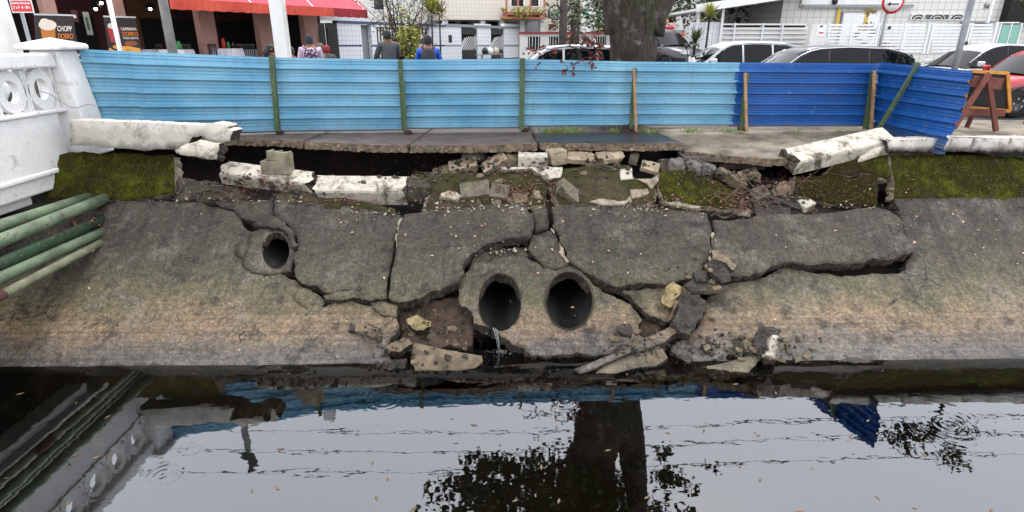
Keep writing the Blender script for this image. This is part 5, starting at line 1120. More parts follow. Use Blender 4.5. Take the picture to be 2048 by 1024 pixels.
# thick square white post
q = PY(560, 60, 13.3); MB().box((q.x-.13, 13.2, 2.3), (q.x+.13, 13.46, 5.6)).build('square_post', WT, label='thick white post standing in front of the red awning', cat='post')
pole(1927, 66, 12.8, .062, 3.3, STEEL, 'leaning-looking grey lamp post at the right behind the hoarding')
def signpost(px0, py0, Y, label, build, h):
    q = PY(px0, py0, Y); t = thing('traffic_sign', (q.x, Y, gz(Y)), label, 'sign'); MB().tube([(q.x, Y, gz(Y)), (q.x, Y, h)], .035, 12).build('post', STEEL, t); build(q, t)
RED = plain('sign_red', C(206,48,52))
def arrow(q, t):
    c = PY(1783, 4, 15.2); k = 32
    for r, m, d, nm in ((.27, RED, 0, 'rim'), (.215, WT2, -.008, 'plate')): MB().lathe((c.x, c.y-.06+d, c.z), [(0, -.006), (r, -.006), (r, .006), (0, .006)], k, axis='y').build(nm, m, t)
    y = c.y-.078; z = c.z; x = c.x
    MB().prism([(x+.14,y,z-.05-.014),(x-.06,y,z-.05-.014),(x-.06,y,z-.05-.05),(x-.15,y,z-.05),(x-.06,y,z-.05+.05),(x-.06,y,z-.05+.014),(x+.14,y,z-.05+.014)], (0, -.004, 0)).build('arrow', BLACKM, t)
signpost(1766, 60, 15.2, 'round red-rimmed sign with a black arrow pointing left', arrow, 5.5)
def parking(q, t):
    c = PY(41, 4, 12.9); d = Vector((.93, -.1, 0)).normalized(); X = d
    MB().prism([c+X*x+Vector((0, 0, z)) for x, z in ((-.24,-.2),(.24,-.2),(.24,.32),(-.24,.32))], (0, .012, 0)).build('plate', WT2, t)
    MB().prism([c+X*x+Vector((0, -.004, z)) for x, z in ((-.22,-.18),(.22,-.18),(.22,.02),(-.22,.02))], (0, -.003, 0)).build('red_panel', RED, t)
    text('2ª a 6ª - 8 - 20 h', .05, c+Vector((0, -.012, -.1)), X, (0,0,1), WT2, t, wid=.36); text('DEMAIS VEÍCULOS', .045, c+Vector((0, -.012, -.02)), X, (0,0,1), WT2, t, wid=.4); text('CADASTRADOS', .05, c+Vector((0, -.012, .06)), X, (0,0,1), plain('sign_green', C(60,130,90)), t, wid=.38)
signpost(50, 50, 12.96, 'white and red parking-hours sign at the upper left corner', parking, 4.9)
# white gate post of the corner at far left
pole(4, 60, 13.4, .3, 3.2, WT, 'thick whitewashed corner post at the far left edge', name='corner_post', cat='post', r2=.2)
for k, (px, Y, h, lab) in enumerate(((1126, 24.0, 8.5, 'weathered utility pole left of the big tree, nearer of two'), (1153, 30.0, 9.5, 'weathered utility pole left of the big tree, farther of two'), (1318, 34.0, 9.0, 'utility pole just right of the big tree trunk'))):
    q = PY(px, 60, Y); t = thing('utility_pole', (q.x, Y, gz(Y)), lab, 'pole'); MB().tube([(q.x, Y, gz(Y)), (q.x, Y, gz(Y)+h)], [.16, .12], 12).build('shaft', WOODP, t); MB().bar((q.x-1, Y-.14, gz(Y)+h-.5), (q.x+1, Y-.14, gz(Y)+h-.5), .1, .12).build('cross_arm', WOODP, t)
    for i in range(3): MB().lathe((q.x-.8+i*.8, Y-.14, gz(Y)+h-.43), [(0,0),(.05,.0),(.06,.08),(.03,.14),(0,.15)], 8).build('insulator', BLACKM, t)
    if k == 0: MB().tube([Vector((q.x-.35+.25*math.cos(a), Y-.2, 5.05+.25*math.sin(a))) for a in [i*.5 for i in range(12)]], .03, 6).build('cable_coil', BLACKM, t)
WIRE = plain('black_cable', C(18, 18, 20), .6)
for k, (z0, z1, lab) in enumerate(((8.55,8.1,'lowest of three overhead wires mirrored in the water'), (9.45,8.75,'middle of three overhead wires mirrored in the water'), (10.35,9.6,'highest of three overhead wires mirrored in the water'))):
    MB().tube([Vector((-30+60*i/24, 16.2, z0+(z1-z0)*i/24-.35*math.sin(math.pi*((i*2 % 24)/24)))) for i in range(25)], .018, 6).build('overhead_wire', WIRE, label=lab, cat='wire')
for k, (a, c, lab) in enumerate((((1130,2,24),(1240,38,33),'upper black cable crossing left of the trunk'), ((1128,8,24),(1238,30,34),'lower black cable crossing left of the trunk'))):
    A_, B_ = PY(*a), PY(*c); MB().tube([A_.lerp(B_, t)+Vector((0,0,-.25*math.sin(math.pi*t))) for t in [i/10 for i in range(11)]], .02, 5).build('street_cable', WIRE, label=lab, cat='cable')
# ================================================================ trees and plants
tq = PY(1268, 118, 12.95); tx, ty = tq.x, 12.95
bt = thing('street_tree', (tx, ty, 2.35), 'big dark street tree with a forking trunk behind the hoarding', 'tree')
trunk('trunk', [(tx+.02, ty, 2.2), (tx, ty, 3.2), (tx-.06, ty, 4.2), (tx-.12, ty, 5.0), (tx-.15, ty, 5.7)], [.47, .42, .48, .60, .68], BARKL, bt, 26, .055)
trunk('limb', [(tx-.25, ty, 4.2), (tx-.45, ty, 5.2), (tx-.75, ty-.2, 6.9), (tx-1.2, ty-.8, 8.6), (tx-2.2, ty-1.2, 10.5)], [.36, .38, .38, .30, .15], BARKL, bt, 16, .05, 3)
trunk('limb', [(tx+.22, ty, 4.2), (tx+.5, ty+.1, 5.2), (tx+.75, ty+.2, 6.8), (tx+1.1, ty+.2, 8.8), (tx+2.0, ty-.5, 11)], [.36, .38, .36, .28, .15], BARKL, bt, 16, .05, 5)
trunk('limb', [(tx-.05, ty, 5.4), (tx-.1, ty+.1, 7), (tx+.2, ty+.9, 9.3), (tx+.4, ty+1.6, 11.4)], [.5, .36, .22, .1], BARKL, bt, 12, .05, 8)
trunk('branch', [(tx-.7, ty-.15, 6.2), (tx-1.7, ty-.6, 6.7), (tx-2.9, ty-1.0, 7.0), (tx-3.6, ty-1.2, 6.9)], [.12, .09, .06, .02], BARKL, bt, 8, .03, 9)
rnd = random.Random(4)
for k, (dx, dy, z, rx, rz, n) in enumerate(((-2.5,-.9,6.9,1.6,1.0,1500),(-1.3,-.8,7.2,1.6,1.2,1700),(-3.3,-1.2,7.5,1.5,1.0,1200),(-.3,-.8,7.6,1.3,1.3,900),(-2.4,-1.2,9.4,2.8,1.7,2400),(.6,0,9.6,2.4,1.6,1800),(1.7,-.4,8.2,.9,1.0,260),(2.0,-.2,10.8,2.6,1.8,2000),(0,1.5,11.8,3.6,1.8,2400),(0,-.6,7.6,.7,.9,260),(1.3,-.4,6.3,.55,.6,130),(2.1,-.4,6.9,.7,.5,120),(-.2,-.6,8.8,1.2,1.0,500))):
    clump('crown', (tx+dx, ty+dy, z), rx, rz, n, LEAFD, bt, .2, 30+k)
FERN = m_leaf('dark_fern', C(28,38,14), C(54,68,24))
for (dx, z, n, sd_) in ((.12,5.05,120,1),(-.1,4.8,50,2),(.2,4.45,40,3),(.4,5.2,90,4)):   # hanging epiphytes on the bark
    b = MB(); r_ = random.Random(sd_)
    for i in range(n):
        a = Vector((tx+dx+r_.gauss(0,.12), ty-.56+r_.uniform(-.06,.1), z+r_.gauss(0,.16))); l = r_.uniform(.12,.34); d = Vector((r_.uniform(-.5,.5), -r_.uniform(.1,.5), -1)).normalized()*l
        b.add([a+Vector((-.006,0,0)), a+Vector((.006,0,0)), a+d], [(0,1,2)])
    b.build('hanging_fern', FERN, bt, fix=False)
# small trees seen only as reflections beyond the right edge
q = Vector((10.9, 12.1, 2.4)); t = thing('pavement_sapling', q, 'slender sapling just beyond the right edge, mirrored in the water', 'tree'); trunk('trunk', [q, q+Vector((.1,0,1.2)), q+Vector((-.2,-.2,2.3)), q+Vector((-.6,-.4,3.0))], [.06,.05,.035,.015], BARK, t, 8, .02)
clump('crown', q+Vector((-.6,-.5,2.7)), 1.1, .7, 330, LEAFD, t, .16, 61); clump('crown', q+Vector((.3,0,3.3)), .9, .6, 240, LEAFD, t, .16, 62)
q = Vector((9.6, 9.9, 2.4)); 
# bare shrub in front of the tiled wall
def shrubby(base, h, w_, n, mat, seed, parent, leafmat=None, nl=0, leaf=.08, mid=.5):
    r_ = random.Random(seed); b = MB(); tips = []
    for i in range(n):
        a = r_.uniform(0, 6.28); p0 = Vector(base); pts = [p0]; rr = r_.uniform(.2, 1)*w_; hh = h*r_.uniform(.6, 1)
        for k in range(1, 6):
            t_ = k/5; pts.append(p0+Vector((math.cos(a)*rr*t_**1.4+r_.gauss(0,.05*w_), math.sin(a)*rr*t_**1.4, hh*t_))); 
            if k > 1 and r_.random() < .9:
                e = pts[-1]+Vector((r_.gauss(0,.3*w_), r_.gauss(0,.2), r_.uniform(.1,.35)*h*.5)); b.tube([pts[-1], e], [.012, .004], 4, caps=False); tips.append(e)
        b.tube(pts, [.035, .03, .022, .016, .01, .004], 5, caps=False); tips.append(pts[-1]); tips += pts[3:]
    o = b.build('stems', mat, parent, fix=False)
    if leafmat:
        b = MB()
        for i in range(nl):
            q = r_.choice(tips)+Vector((r_.gauss(0,.13), r_.gauss(0,.13), r_.gauss(0,.13))); a = Vector((r_.uniform(-1,1), r_.uniform(-1,1), r_.uniform(-1,1))).normalized()*leaf; s_ = a.cross(Vector((.3,.5,1))).normalized()*leaf*.35
            b.add([q, q+a*.5+s_, q+a, q+a*.5-s_], [(0,1,2,3)])
        b.build('leaves', leafmat, parent, fix=False)
q = PY(803, 112, 19.5); t = thing('bare_shrub', (q.x, q.y, gz(19.5)), 'sparse leafless-looking shrub in front of the tiled wall', 'shrub'); shrubby((q.x, q.y, gz(19.5)), 3.2, 1.35, 30, BARK, 7, t, LEAFO, 900, .08)
q = PY(822, 108, 18.5); t = thing('green_bush', (q.x, q.y, gz(18.5)), 'bright yellow-green bush between the two cyclists', 'bush'); clump('leaves', (q.x, q.y, q.z+.05), .55, .75, 900, LEAFY, t, .12, 71); MB().tube([(q.x, q.y, gz(18.5)), (q.x, q.y, q.z)], .04, 6).build('stem', BARK, t)
def spiky(px, py, Y, r, n, label, zlo=None, mat=None, seed=1):
    q = PY(px, py, Y); t = thing('spiky_plant', (q.x, Y, zlo or gz(Y)), label, 'plant'); MB().tube([(q.x, Y, zlo or gz(Y)), (q.x+.03, Y, q.z)], [.05, .04], 8).build('stem', BARK, t); r_ = random.Random(seed); b = MB()
    for i in range(n):
        a = r_.uniform(0, 6.28); e = r_.uniform(-.3, 1.4); d = Vector((math.cos(a)*math.cos(e), math.sin(a)*math.cos(e), math.sin(e))); s_ = d.cross(Vector((0,0,1))).normalized()*r*.045; l = r*r_.uniform(.7,1.1); c = q+Vector((.03,0,0))
        b.add([c-s_, c+s_, c+d*l*.6+s_, c+d*l*.6-s_, c+d*l+Vector((0,0,-.12*l))], [(0,1,2,3),(3,2,4)])
    b.build('leaves', mat or LEAF, t, fix=False)
spiky(1388, 86, 17.5, .55, 60, 'spiky potted-looking plant right of the scooter', seed=2)
spiky(862, 22, 36, 1.3, 70, 'spiky yucca rising above the tiled wall', seed=3, mat=LEAFY); spiky(878, 30, 36.5, 1.0, 50, 'reddish spiky plant right of the yucca on the tiled wall', seed=4, mat=LEAFO)
spiky(1418, 33, 25, .7, 60, 'small yucca on top of the white block wall', seed=5, mat=LEAFY)
q = PY(1145, 30, 27); t = thing('street_shrub', (q.x, 27, gz(27)), 'tall green shrub between the two utility poles', 'shrub'); clump('leaves', (q.x, 27, q.z), 1.1, 1.3, 1100, LEAF, t, .16, 81); MB().tube([(q.x, 27, gz(27)), (q.x, 27, q.z)], .07, 7).build('stem', BARK, t)
q = PY(1212, 10, 40); t = thing('palm_like_tree', (q.x, 40, gz(40)), 'feathery green tree behind the trunk on its left', 'tree'); clump('crown', (q.x, 40, q.z), 1.8, 1.6, 900, LEAF, t, .3, 82); MB().tube([(q.x, 40, gz(40)), (q.x, 40, q.z)], .15, 7).build('trunk', BARK, t)
# dry branch with red leaves lying over the top of the hoarding
t = thing('dry_branch', PY(1160,125,11.45), 'dry twiggy branch with red leaves hanging over the hoarding', 'branch'); r_ = random.Random(12); b = MB(); lf = MB()
def twig(a, c, r0, sag, depth):
    pts = [a.lerp(c, k/8)+Vector((r_.gauss(0,.012), r_.gauss(0,.012), sag*math.sin(math.pi*k/8)+r_.gauss(0,.012))) for k in range(9)]; b.tube(pts, [r0*(1-.8*k/8) for k in range(9)], 5, caps=False)
    if depth:
        for k in range(5): p = r_.choice(pts[2:]); twig(p, p+Vector((r_.gauss(0,.22), r_.gauss(0,.12), r_.gauss(-.05,.18))), r0*.5, .02, depth-1)
    for p in pts[4:]:
        if r_.random() < .5:
            for m in range(2): d = Vector((r_.uniform(-1,1), r_.uniform(-1,1), r_.uniform(-1,.2))).normalized()*.075; s_ = d.cross(Vector((.2,.9,.4))).normalized()*.022; q = p+Vector((r_.gauss(0,.02),0,r_.gauss(0,.02))); lf.add([q, q+d*.5+s_, q+d, q+d*.5-s_], [(0,1,2,3)])
g_ = PY(1206, 118, 11.3)
for (x, y) in ((1140,62),(1075,100),(1110,98),(1135,140),(1150,78),(1190,90)): twig(g_, PY(x, y, 10.95), .014, .12, 1)
b.build('twigs', BARK, t, fix=False); lf.build('leaves', LEAFR, t, fix=False)
# ================================================================ vehicles
TYRE = plain('black_rubber', C(22,22,24), .8); RIMM = plain('wheel_dark_alloy', C(60,60,64), .35, .6)
CGL = plain('car_glass', C(14, 17, 18), .05, 0, .18); CHROME = plain('chrome_trim', C(190,192,196), .2, .9); LENS = plain('headlamp_lens', C(200,204,208), .1, 0, .8); TLENS = plain('tail_lamp_lens', C(150,20,26), .15)
def paint(name, c): return plain(name, c, .22, .0, .7)
def car(cx, cy, rz, L_, W_, H_, mat, label, kind='hatch', name='parked_car', z=None):
    """front is +x before turning"""
    z = gz(cy) if z is None else z; t = thing(name, (cx, cy, z), label, 'car'); Mx = Matrix.Translation((cx, cy, z)) @ Matrix.Rotation(R(rz), 4, 'Z'); w_ = W_/2; l = L_/2; belt = H_*.60
    if kind == 'sedan': st = [(-1,.5,.58,.82),(-.97,.62,.70,.93),(-.86,.64,.72,.97),(-.6,.65,.74,1),(-.3,.63,.72,1),(.1,.62,.71,1),(.42,.61,.70,1),(.7,.56,.66,.97),(.9,.49,.6,.9),(1,.38,.5,.74)]
    else: st = [(-1,.45,.56,.84),(-.97,.62,.70,.94),(-.8,.64,.73,.99),(-.4,.63,.73,1),(0,.62,.72,1),(.36,.61,.71,1),(.62,.57,.68,.98),(.88,.5,.62,.9),(1,.38,.5,.72)]
    b = MB(); secs = []
    for (fx_, zt, _, wf) in st:
        x = fx_*l; top = zt*H_; ww_ = w_*wf; half = [(ww_*.82, .17*H_/1.0), (ww_*.97, .24*H_), (ww_, .36*H_), (ww_*.985, min(top*.86, .52*H_)), (ww_*.93, top*.965), (ww_*.6, top), (0, top+.012)]
        secs.append([Vector((x, -y, zz)) for y, zz in half]+[Vector((x, y, zz)) for y, zz in half[-2::-1]])
    m = len(secs[0]); b.v = [Mx @ q for s_ in secs for q in s_]
    for i in range(len(secs)-1):
        for k in range(m-1): b.f.append([i*m+k, (i+1)*m+k, (i+1)*m+k+1, i*m+k+1]); b.m.append(0); b.s.append(True)
        b.f.append([i*m+m-1, (i+1)*m+m-1, (i+1)*m, i*m]); b.m.append(0); b.s.append(False)
    b.f.append(list(range(m))); b.f.append(list(range((len(secs)-1)*m, len(secs)*m))[::-1]); b.m += [0, 0]; b.s += [False]*2
    body = b.build('body', mat, t)
    # glasshouse: roof skin, pillars, panes
    if kind == 'sedan': R_ = [(-.72,.66,.80),(-.5,.9,.70),(-.3,.985,.68),(0,1.0,.68),(.16,.965,.68),(.28,.88,.69),(.50,.63,.80)]
    else: R_ = [(-.93,.66,.80),(-.84,.9,.70),(-.6,.98,.68),(-.2,1.0,.68),(.1,.975,.68),(.24,.89,.70),(.48,.63,.80)]
    rs = [(f_*l, zz*H_, ww_*w_) for f_, zz, ww_ in R_]; zb = H_*.615
    k1, k2 = (1, len(rs)-2)
    roof = MB(); n5 = 5
    for (x, zz, ww_) in rs:
        for k in range(n5+1): s_ = -1+2*k/n5; roof.v.append(Mx @ Vector((x, s_*ww_, zz-.045*s_*s_)))
    for i in range(k1, k2):
        for k in range(n5): roof.f.append([i*(n5+1)+k, (i+1)*(n5+1)+k, (i+1)*(n5+1)+k+1, i*(n5+1)+k+1]); roof.m.append(0); roof.s.append(True)
    o = roof.build('roof', mat, t); sd_ = o.modifiers.new('s', 'SOLIDIFY'); sd_.thickness = .03; sd_.offset = -1
    for nm, i0, i1 in (('rear_window', 0, k1), ('windscreen', k2, len(rs)-1)):
        g = MB(); vv = []
        for i in (i0, i1):
            for k in range(n5+1): s_ = -1+2*k/n5; x, zz, ww_ = rs[i]; vv.append(Mx @ Vector((x+.05*(1-s_*s_)*(1 if i0 else -1)*(.4), s_*ww_*.97, zz-.045*s_*s_)))
        g.add(vv, [(k, k+1, n5+2+k, n5+1+k) for k in range(n5)], 0, True); g.build(nm, CGL, t)
    for s_ in (-1, 1):
        top = [(x, zz-.05, ww_) for x, zz, ww_ in rs[k1:k2+1]]
        # side glass as panes split by pillars
        xs0, xs1 = rs[0][0]+.05, rs[-1][0]-.05
        def edge(x):
            for (xa, za_, wa_), (xb, zb_, wb_) in zip(rs, rs[1:]):
                if xa <= x <= xb: f_ = (x-xa)/(xb-xa); return za_+(zb_-za_)*f_-.05, wa_+(wb_-wa_)*f_
            return rs[-1][1], rs[-1][2]
        cuts = [xs0+.12, -l*.34 if kind != 'sedan' else -l*.36, -l*.02, xs1-.1] if kind == 'sedan' else [xs0+.1, -l*.42, -l*.04, xs1-.1]
        for a_, c_ in zip(cuts, cuts[1:]):
            n_ = 8; g = MB(); vv = []
            for i in range(n_+1):
                x = a_+.025+(c_-a_-.05)*i/n_; zt, wt = edge(x); vv += [Mx @ Vector((x, s_*w_*.925, zb+.0)), Mx @ Vector((x, s_*(wt+.004), max(zt-.035, zb+.01)))]
            g.add(vv, [(2*i, 2*i+2, 2*i+3, 2*i+1) for i in range(n_)], 0, True); g.build('side_window', CGL, t)
        # painted pillars & window frame behind the panes
        n_ = 24; g = MB(); vv = []
        for i in range(n_+1):
            x = xs0-.04+(xs1-xs0+.08)*i/n_; zt, wt = edge(x); vv += [Mx @ Vector((x, s_*w_*.915, zb-.06)), Mx @ Vector((x, s_*(wt-.012), max(zt+.006, zb-.05)))]
        g.add(vv, [(2*i, 2*i+2, 2*i+3, 2*i+1) for i in range(n_)], 0, True); g.build('side_frame', mat if kind == 'hatch' else BLACKM, t)
        MB().tube([Mx @ Vector((x, s_*(edge(x)[1]+.012), edge(x)[0]+.0)) for x in [xs0+.1+(xs1-xs0-.2)*i/14 for i in range(15)]], .014, 5).build('drip_rail', CHROME if kind != 'hatch' else mat, t)
        mr = MB().box((xs1-.25, s_*(w_+.1)-.08, zb+.02), (xs1-.12, s_*(w_+.1)+.08, zb+.15), 0, Mx).build('mirror', mat, t); mr.modifiers.new('b', 'BEVEL').width = .03
        for fx_ in (-.62, .62):
            c = Vector((fx_*l, s_*(w_-.1), .31)); tw_ = MB().lathe((0,0,0), [(.17,-.1),(.29,-.1),(.315,-.07),(.315,.07),(.29,.1),(.17,.1)], 24, axis='y')
            tw_.v = [Mx @ (q+c) for q in tw_.v]; ty_ = tw_.build('wheel', TYRE, t); rm = MB().lathe((0,0,0), [(0,-.07),(.05,-.09),(.17,-.075),(.2,-.09),(.2,.09),(.17,.075),(.05,.09),(0,.07)], 20, axis='y'); rm.v = [Mx @ (q+c) for q in rm.v]; rm.build('rim', RIMM, ty_)
            for a in range(5): q = c+Vector((math.cos(a*1.2566)*.11, s_*.095, math.sin(a*1.2566)*.11)); mm = MB().box(q-Vector((.02,.006,.02)), q+Vector((.02,.006,.02)), 0, Mx); mm.build('bolt_cover', CHROME, ty_)
            ar = MB().tube([Mx @ Vector((fx_*l+.36*math.cos(a), s_*(w_+.003), .31+.36*math.sin(a))) for a in [math.pi*i/10 for i in range(11)]], .03, 6); ar.build('wheel_arch', BLACKM, t)
        MB().box((l*.90, s_*w_*.62-.15, .43*H_), (l*.965, s_*w_*.62+.15, .50*H_), 0, Mx).build('headlamp', LENS, t); MB().box((-l*.985, s_*w_*.68-.12, .48*H_), (-l*.94, s_*w_*.68+.12, .6*H_), 0, Mx).build('tail_lamp', TLENS, t)
    MB().box((l*.95, -w_*.5, .30*H_), (l*.985, w_*.5, .40*H_), 0, Mx).build('grille', BLACKM, t)
    return t
WHC, GRC, SIC, REC, DKC = paint('white_car_paint', C(226,228,230)), paint('dark_grey_car_paint', C(46,48,62)), paint('silver_car_paint', C(200,204,208)), paint('red_car_paint', C(178,30,44)), paint('black_car_paint', C(40,42,46))
def at_car(px, Y): return PY(px, 100, Y).x
car(at_car(1116, 14.6), 14.7, 180, 4.1, 1.75, 1.55, WHC, 'white hatchback parked left of the big tree', 'hatch')
car(at_car(1622, 13.6), 13.6, 180, 4.5, 1.8, 1.56, GRC, 'dark grey hatchback parked behind the dark blue hoarding', 'dark')
car(at_car(1462, 17.0), 17.0, 180, 4.2, 1.75, 1.52, WHC, 'white car parked left of and beyond the dark grey hatchback', 'hatch')
car(at_car(1975, 16.2), 16.2, 180, 4.3, 1.75, 1.5, SIC, 'silver car at the right beyond the red car', 'sedan')
car(PY(2040, 200, 13.4).x+1.05, 14.05, 180, 4.0, 1.72, 1.5, REC, 'red car at the right edge behind the trestle board', 'hatch')
car(at_car(1318, 24), 24, -60, 4.0, 1.75, 1.6, DKC, 'black car parked far behind the tree on its right', 'hatch')
car(-10.6, 11.0, 95, 4.2, 1.75, 1.52, SIC, 'silver car crossing the bridge at the left edge', 'hatch', z=2.42)
# scooter beyond the fence
q = PY(1356, 112, 16.5); t = thing('scooter', (q.x, 16.5, gz(16.5)), 'white scooter parked right of the tree beyond the fence', 'scooter'); zs = gz(16.5)
for dx in (-.6, .6): MB().lathe((q.x+dx, 16.5, zs+.23), [(.12,-.05),(.22,-.05),(.23,0),(.22,.05),(.12,.05)], 18, axis='y').build('wheel', TYRE, t)
MB().tube([(q.x-.55,16.5,zs+.55),(q.x-.2,16.5,zs+.72),(q.x+.2,16.5,zs+.5),(q.x+.35,16.5,zs+.35)], [.12,.17,.15,.1], 12).build('body', WT2, t); MB().tube([(q.x-.5,16.5,zs+.8),(q.x-.1,16.5,zs+.86),(q.x+.15,16.5,zs+.8)], [.06,.12,.07], 10).build('seat', BLACKM, t)
MB().tube([(q.x+.6,16.5,zs+.25),(q.x+.42,16.5,zs+.95),(q.x+.36,16.5,zs+1.15)], [.05,.1,.07], 10).build('leg_shield', WT2, t); MB().bar((q.x+.36,16.15,zs+1.15), (q.x+.36,16.85,zs+1.15), .04).build('handlebar', BLACKM, t)
for s_ in (-1, 1): MB().lathe((q.x+.3,16.5+s_*.33,zs+1.4), [(0,-.02),(.07,-.02),(.08,.02),(0,.03)], 10, axis='x').build('mirror', BLACKM, t); MB().tube([(q.x+.36,16.5+s_*.28,zs+1.15),(q.x+.3,16.5+s_*.33,zs+1.38)], .012, 5).build('mirror_stem', BLACKM, t)
# ================================================================ people
SKIN = plain('skin', C(150, 104, 82), .6); SKIND = plain('brown_skin', C(104, 70, 54), .6); HAIRB = plain('black_hair', C(20, 17, 17), .6); DENIM = plain('dark_denim', C(36, 42, 58), .9)
def skinmesh(name, verts, edges, rad, mat, parent, root=0, sub=1):
    me = bpy.data.meshes.new(name); me.from_pydata(verts, edges, []); me.materials.append(mat); o = link(name, me, parent); md = o.modifiers.new('skin', 'SKIN'); md.use_smooth_shade = True
    for v, r in zip(me.skin_vertices[0].data, rad): v.radius = r if hasattr(r, '__len__') else (r, r)
    me.skin_vertices[0].data[root].use_root = True; s_ = o.modifiers.new('sub', 'SUBSURF'); s_.levels = s_.render_levels = sub+1; return o
def person(loc, rz, label, top, legs, hair=HAIRB, skin=SKIN, h=1.72, pose='stand', arm='down', cap=None, lean=0, bun=False):
    t = thing('person', loc, label, 'person'); Mx = Matrix.Translation(loc) @ Matrix.Rotation(R(rz), 4, 'Z') @ Matrix.Scale(h/1.72, 4)
    hip = .93; fwd = math.sin(R(lean)); S = lambda x, y, z: (x, y-fwd*(z-hip) if z > hip else y, z)
    if pose == 'sit': knee = [(.11,-.42,.52),(.11,-.40,.08),(.11,-.52,.04)]; hip = .52; dz = -.41
    elif pose == 'bike': knee = [(.12,-.34,.72),(.12,-.12,.36),(.12,-.26,.30)]; hip = .98; dz = .05
    else: knee = [(.1,-.02,.49),(.1,.02,.08),(.1,-.14,.04)]; dz = 0
    def sp(x, y, z): q = Vector((x, y, z+dz)); k = max(z+dz-hip, 0); q.y -= fwd*k; return q
    V = [Vector((0,0,hip)), sp(0,0,1.12), sp(0,.01,1.30), sp(0,.0,1.43), sp(0,-.01,1.52), sp(0,-.02,1.60), sp(0,-.03,1.68)]
    rad = [(.16,.12),(.14,.1),(.17,.11),(.10,.08),(.055,.055),(.078,.09),(.062,.075)]; E = [(0,1),(1,2),(2,3),(3,4),(4,5),(5,6)]
    hands = []; armv = []
    for s_ in (-1, 1):
        if arm == 'down': el, ha = sp(s_*.25,.03,1.12), sp(s_*.26,-.06,.88)
        elif arm == 'bar': el, ha = sp(s_*.27,-.16,1.16), sp(s_*.25,-.42,1.06)
        else: el, ha = sp(s_*.26,-.1,1.12), sp(s_*.12,-.34,1.16)
        i = len(V); V += [sp(s_*.19,.0,1.41), el, ha, ha+Vector((0,-.09,-.03))]; rad += [.06,.045,.034,.03]; E += [(3,i),(i,i+1),(i+1,i+2),(i+2,i+3)]; armv.append((V[i],el,ha)); hands.append(V[i+3])
        i = len(V); V += [Vector((s_*.1,0,hip-.04))]+[Vector((s_*a,b_,c)) for a, b_, c in knee]; rad += [.09,.062,.042,.04]; E += [(0,i),(i,i+1),(i+1,i+2),(i+2,i+3)]
    skinmesh('body', [Mx @ q for q in V], E, rad, skin, t)
    # five fingers on each hand
    for hd in hands:
        fb = MB()
        for k in range(4): p0 = hd+Vector((-.03+k*.02,0,0)); fb.tube([Mx @ p0, Mx @ (p0+Vector((0,-.05,-.01))), Mx @ (p0+Vector((0,-.07+.006*abs(k-1.5),-.045)))], .0095, 5)
        fb.tube([Mx @ (hd+Vector((.035,.04,0))), Mx @ (hd+Vector((.05,0,-.02))), Mx @ (hd+Vector((.03,-.03,-.04)))], .01, 5); fb.build('fingers', skin, t, fix=False)
    V2 = [Vector((0,0,hip-.02)), sp(0,0,1.12), sp(0,.01,1.30), sp(0,0,1.44)]; r2 = [(.185,.145),(.175,.13),(.2,.145),(.12,.1)]; E2 = [(0,1),(1,2),(2,3)]
    for (a, el, ha) in armv: i = len(V2); V2 += [a, el, ha]; r2 += [.085,.066,.05]; E2 += [(3,i),(i,i+1),(i+1,i+2)]
    skinmesh('jacket', [Mx @ q for q in V2], E2, r2, top, t)
    V3 = [Vector((0,0,hip+.02))]; r3 = [(.175,.135)]; E3 = []
    for s_ in (-1, 1): i = len(V3); V3 += [Vector((s_*.1,0,hip-.05))]+[Vector((s_*a,b_,c)) for a, b_, c in knee[:2]]; r3 += [.105,.075,.062]; E3 += [(0,i),(i,i+1),(i+1,i+2)]
    skinmesh('trousers', [Mx @ q for q in V3], E3, r3, legs, t)
    hc = sp(0,-.02,1.63); hb = MB()
    hb.lathe((0,0,0), [(.0,.115),(.05,.105),(.085,.065),(.1,.01),(.098,-.05),(.085,-.09)], 16); hb.v = [Mx @ (Vector((q.x*.98, q.y*1.1+.022, q.z))+hc) for q in hb.v]; hb.build('hair', cap or hair, t, fix=False)
    # face: eyes, nose, mouth, ears
    fm = MB()
    for s_ in (-1, 1): fm.box(hc+Vector((s_*.033-.011,-.105,-.02)), hc+Vector((s_*.033+.011,-.09,-.008))); 
    fm.box(hc+Vector((-.022,-.104,-.085)), hc+Vector((.022,-.09,-.077))); fm.v = [Mx @ q for q in fm.v]; fm.build('face_features', HAIRB, t)
    nm = MB().add([Mx @ (hc+Vector(q)) for q in ((-.014,-.09,-.05),(.014,-.09,-.05),(0,-.125,-.048),(0,-.095,-.005))], [(0,1,2),(0,2,3),(1,3,2)]); nm.build('nose', skin, t)
    for s_ in (-1, 1): em = MB().lathe((0,0,0), [(0,-.01),(.022,-.008),(.026,.004),(0,.012)], 8, axis='x'); em.v = [Mx @ (hc+Vector((s_*.09,0,-.02))+q) for q in em.v]; em.build('ear', skin, t)
    if bun: bb = MB().tube([Mx @ (hc+Vector((0,.07,.0))), Mx @ (hc+Vector((0,.12,-.12))), Mx @ (hc+Vector((0,.11,-.3)))], [.085,.1,.05], 10); bb.build('long_hair', hair, t)
    return Mx, sp
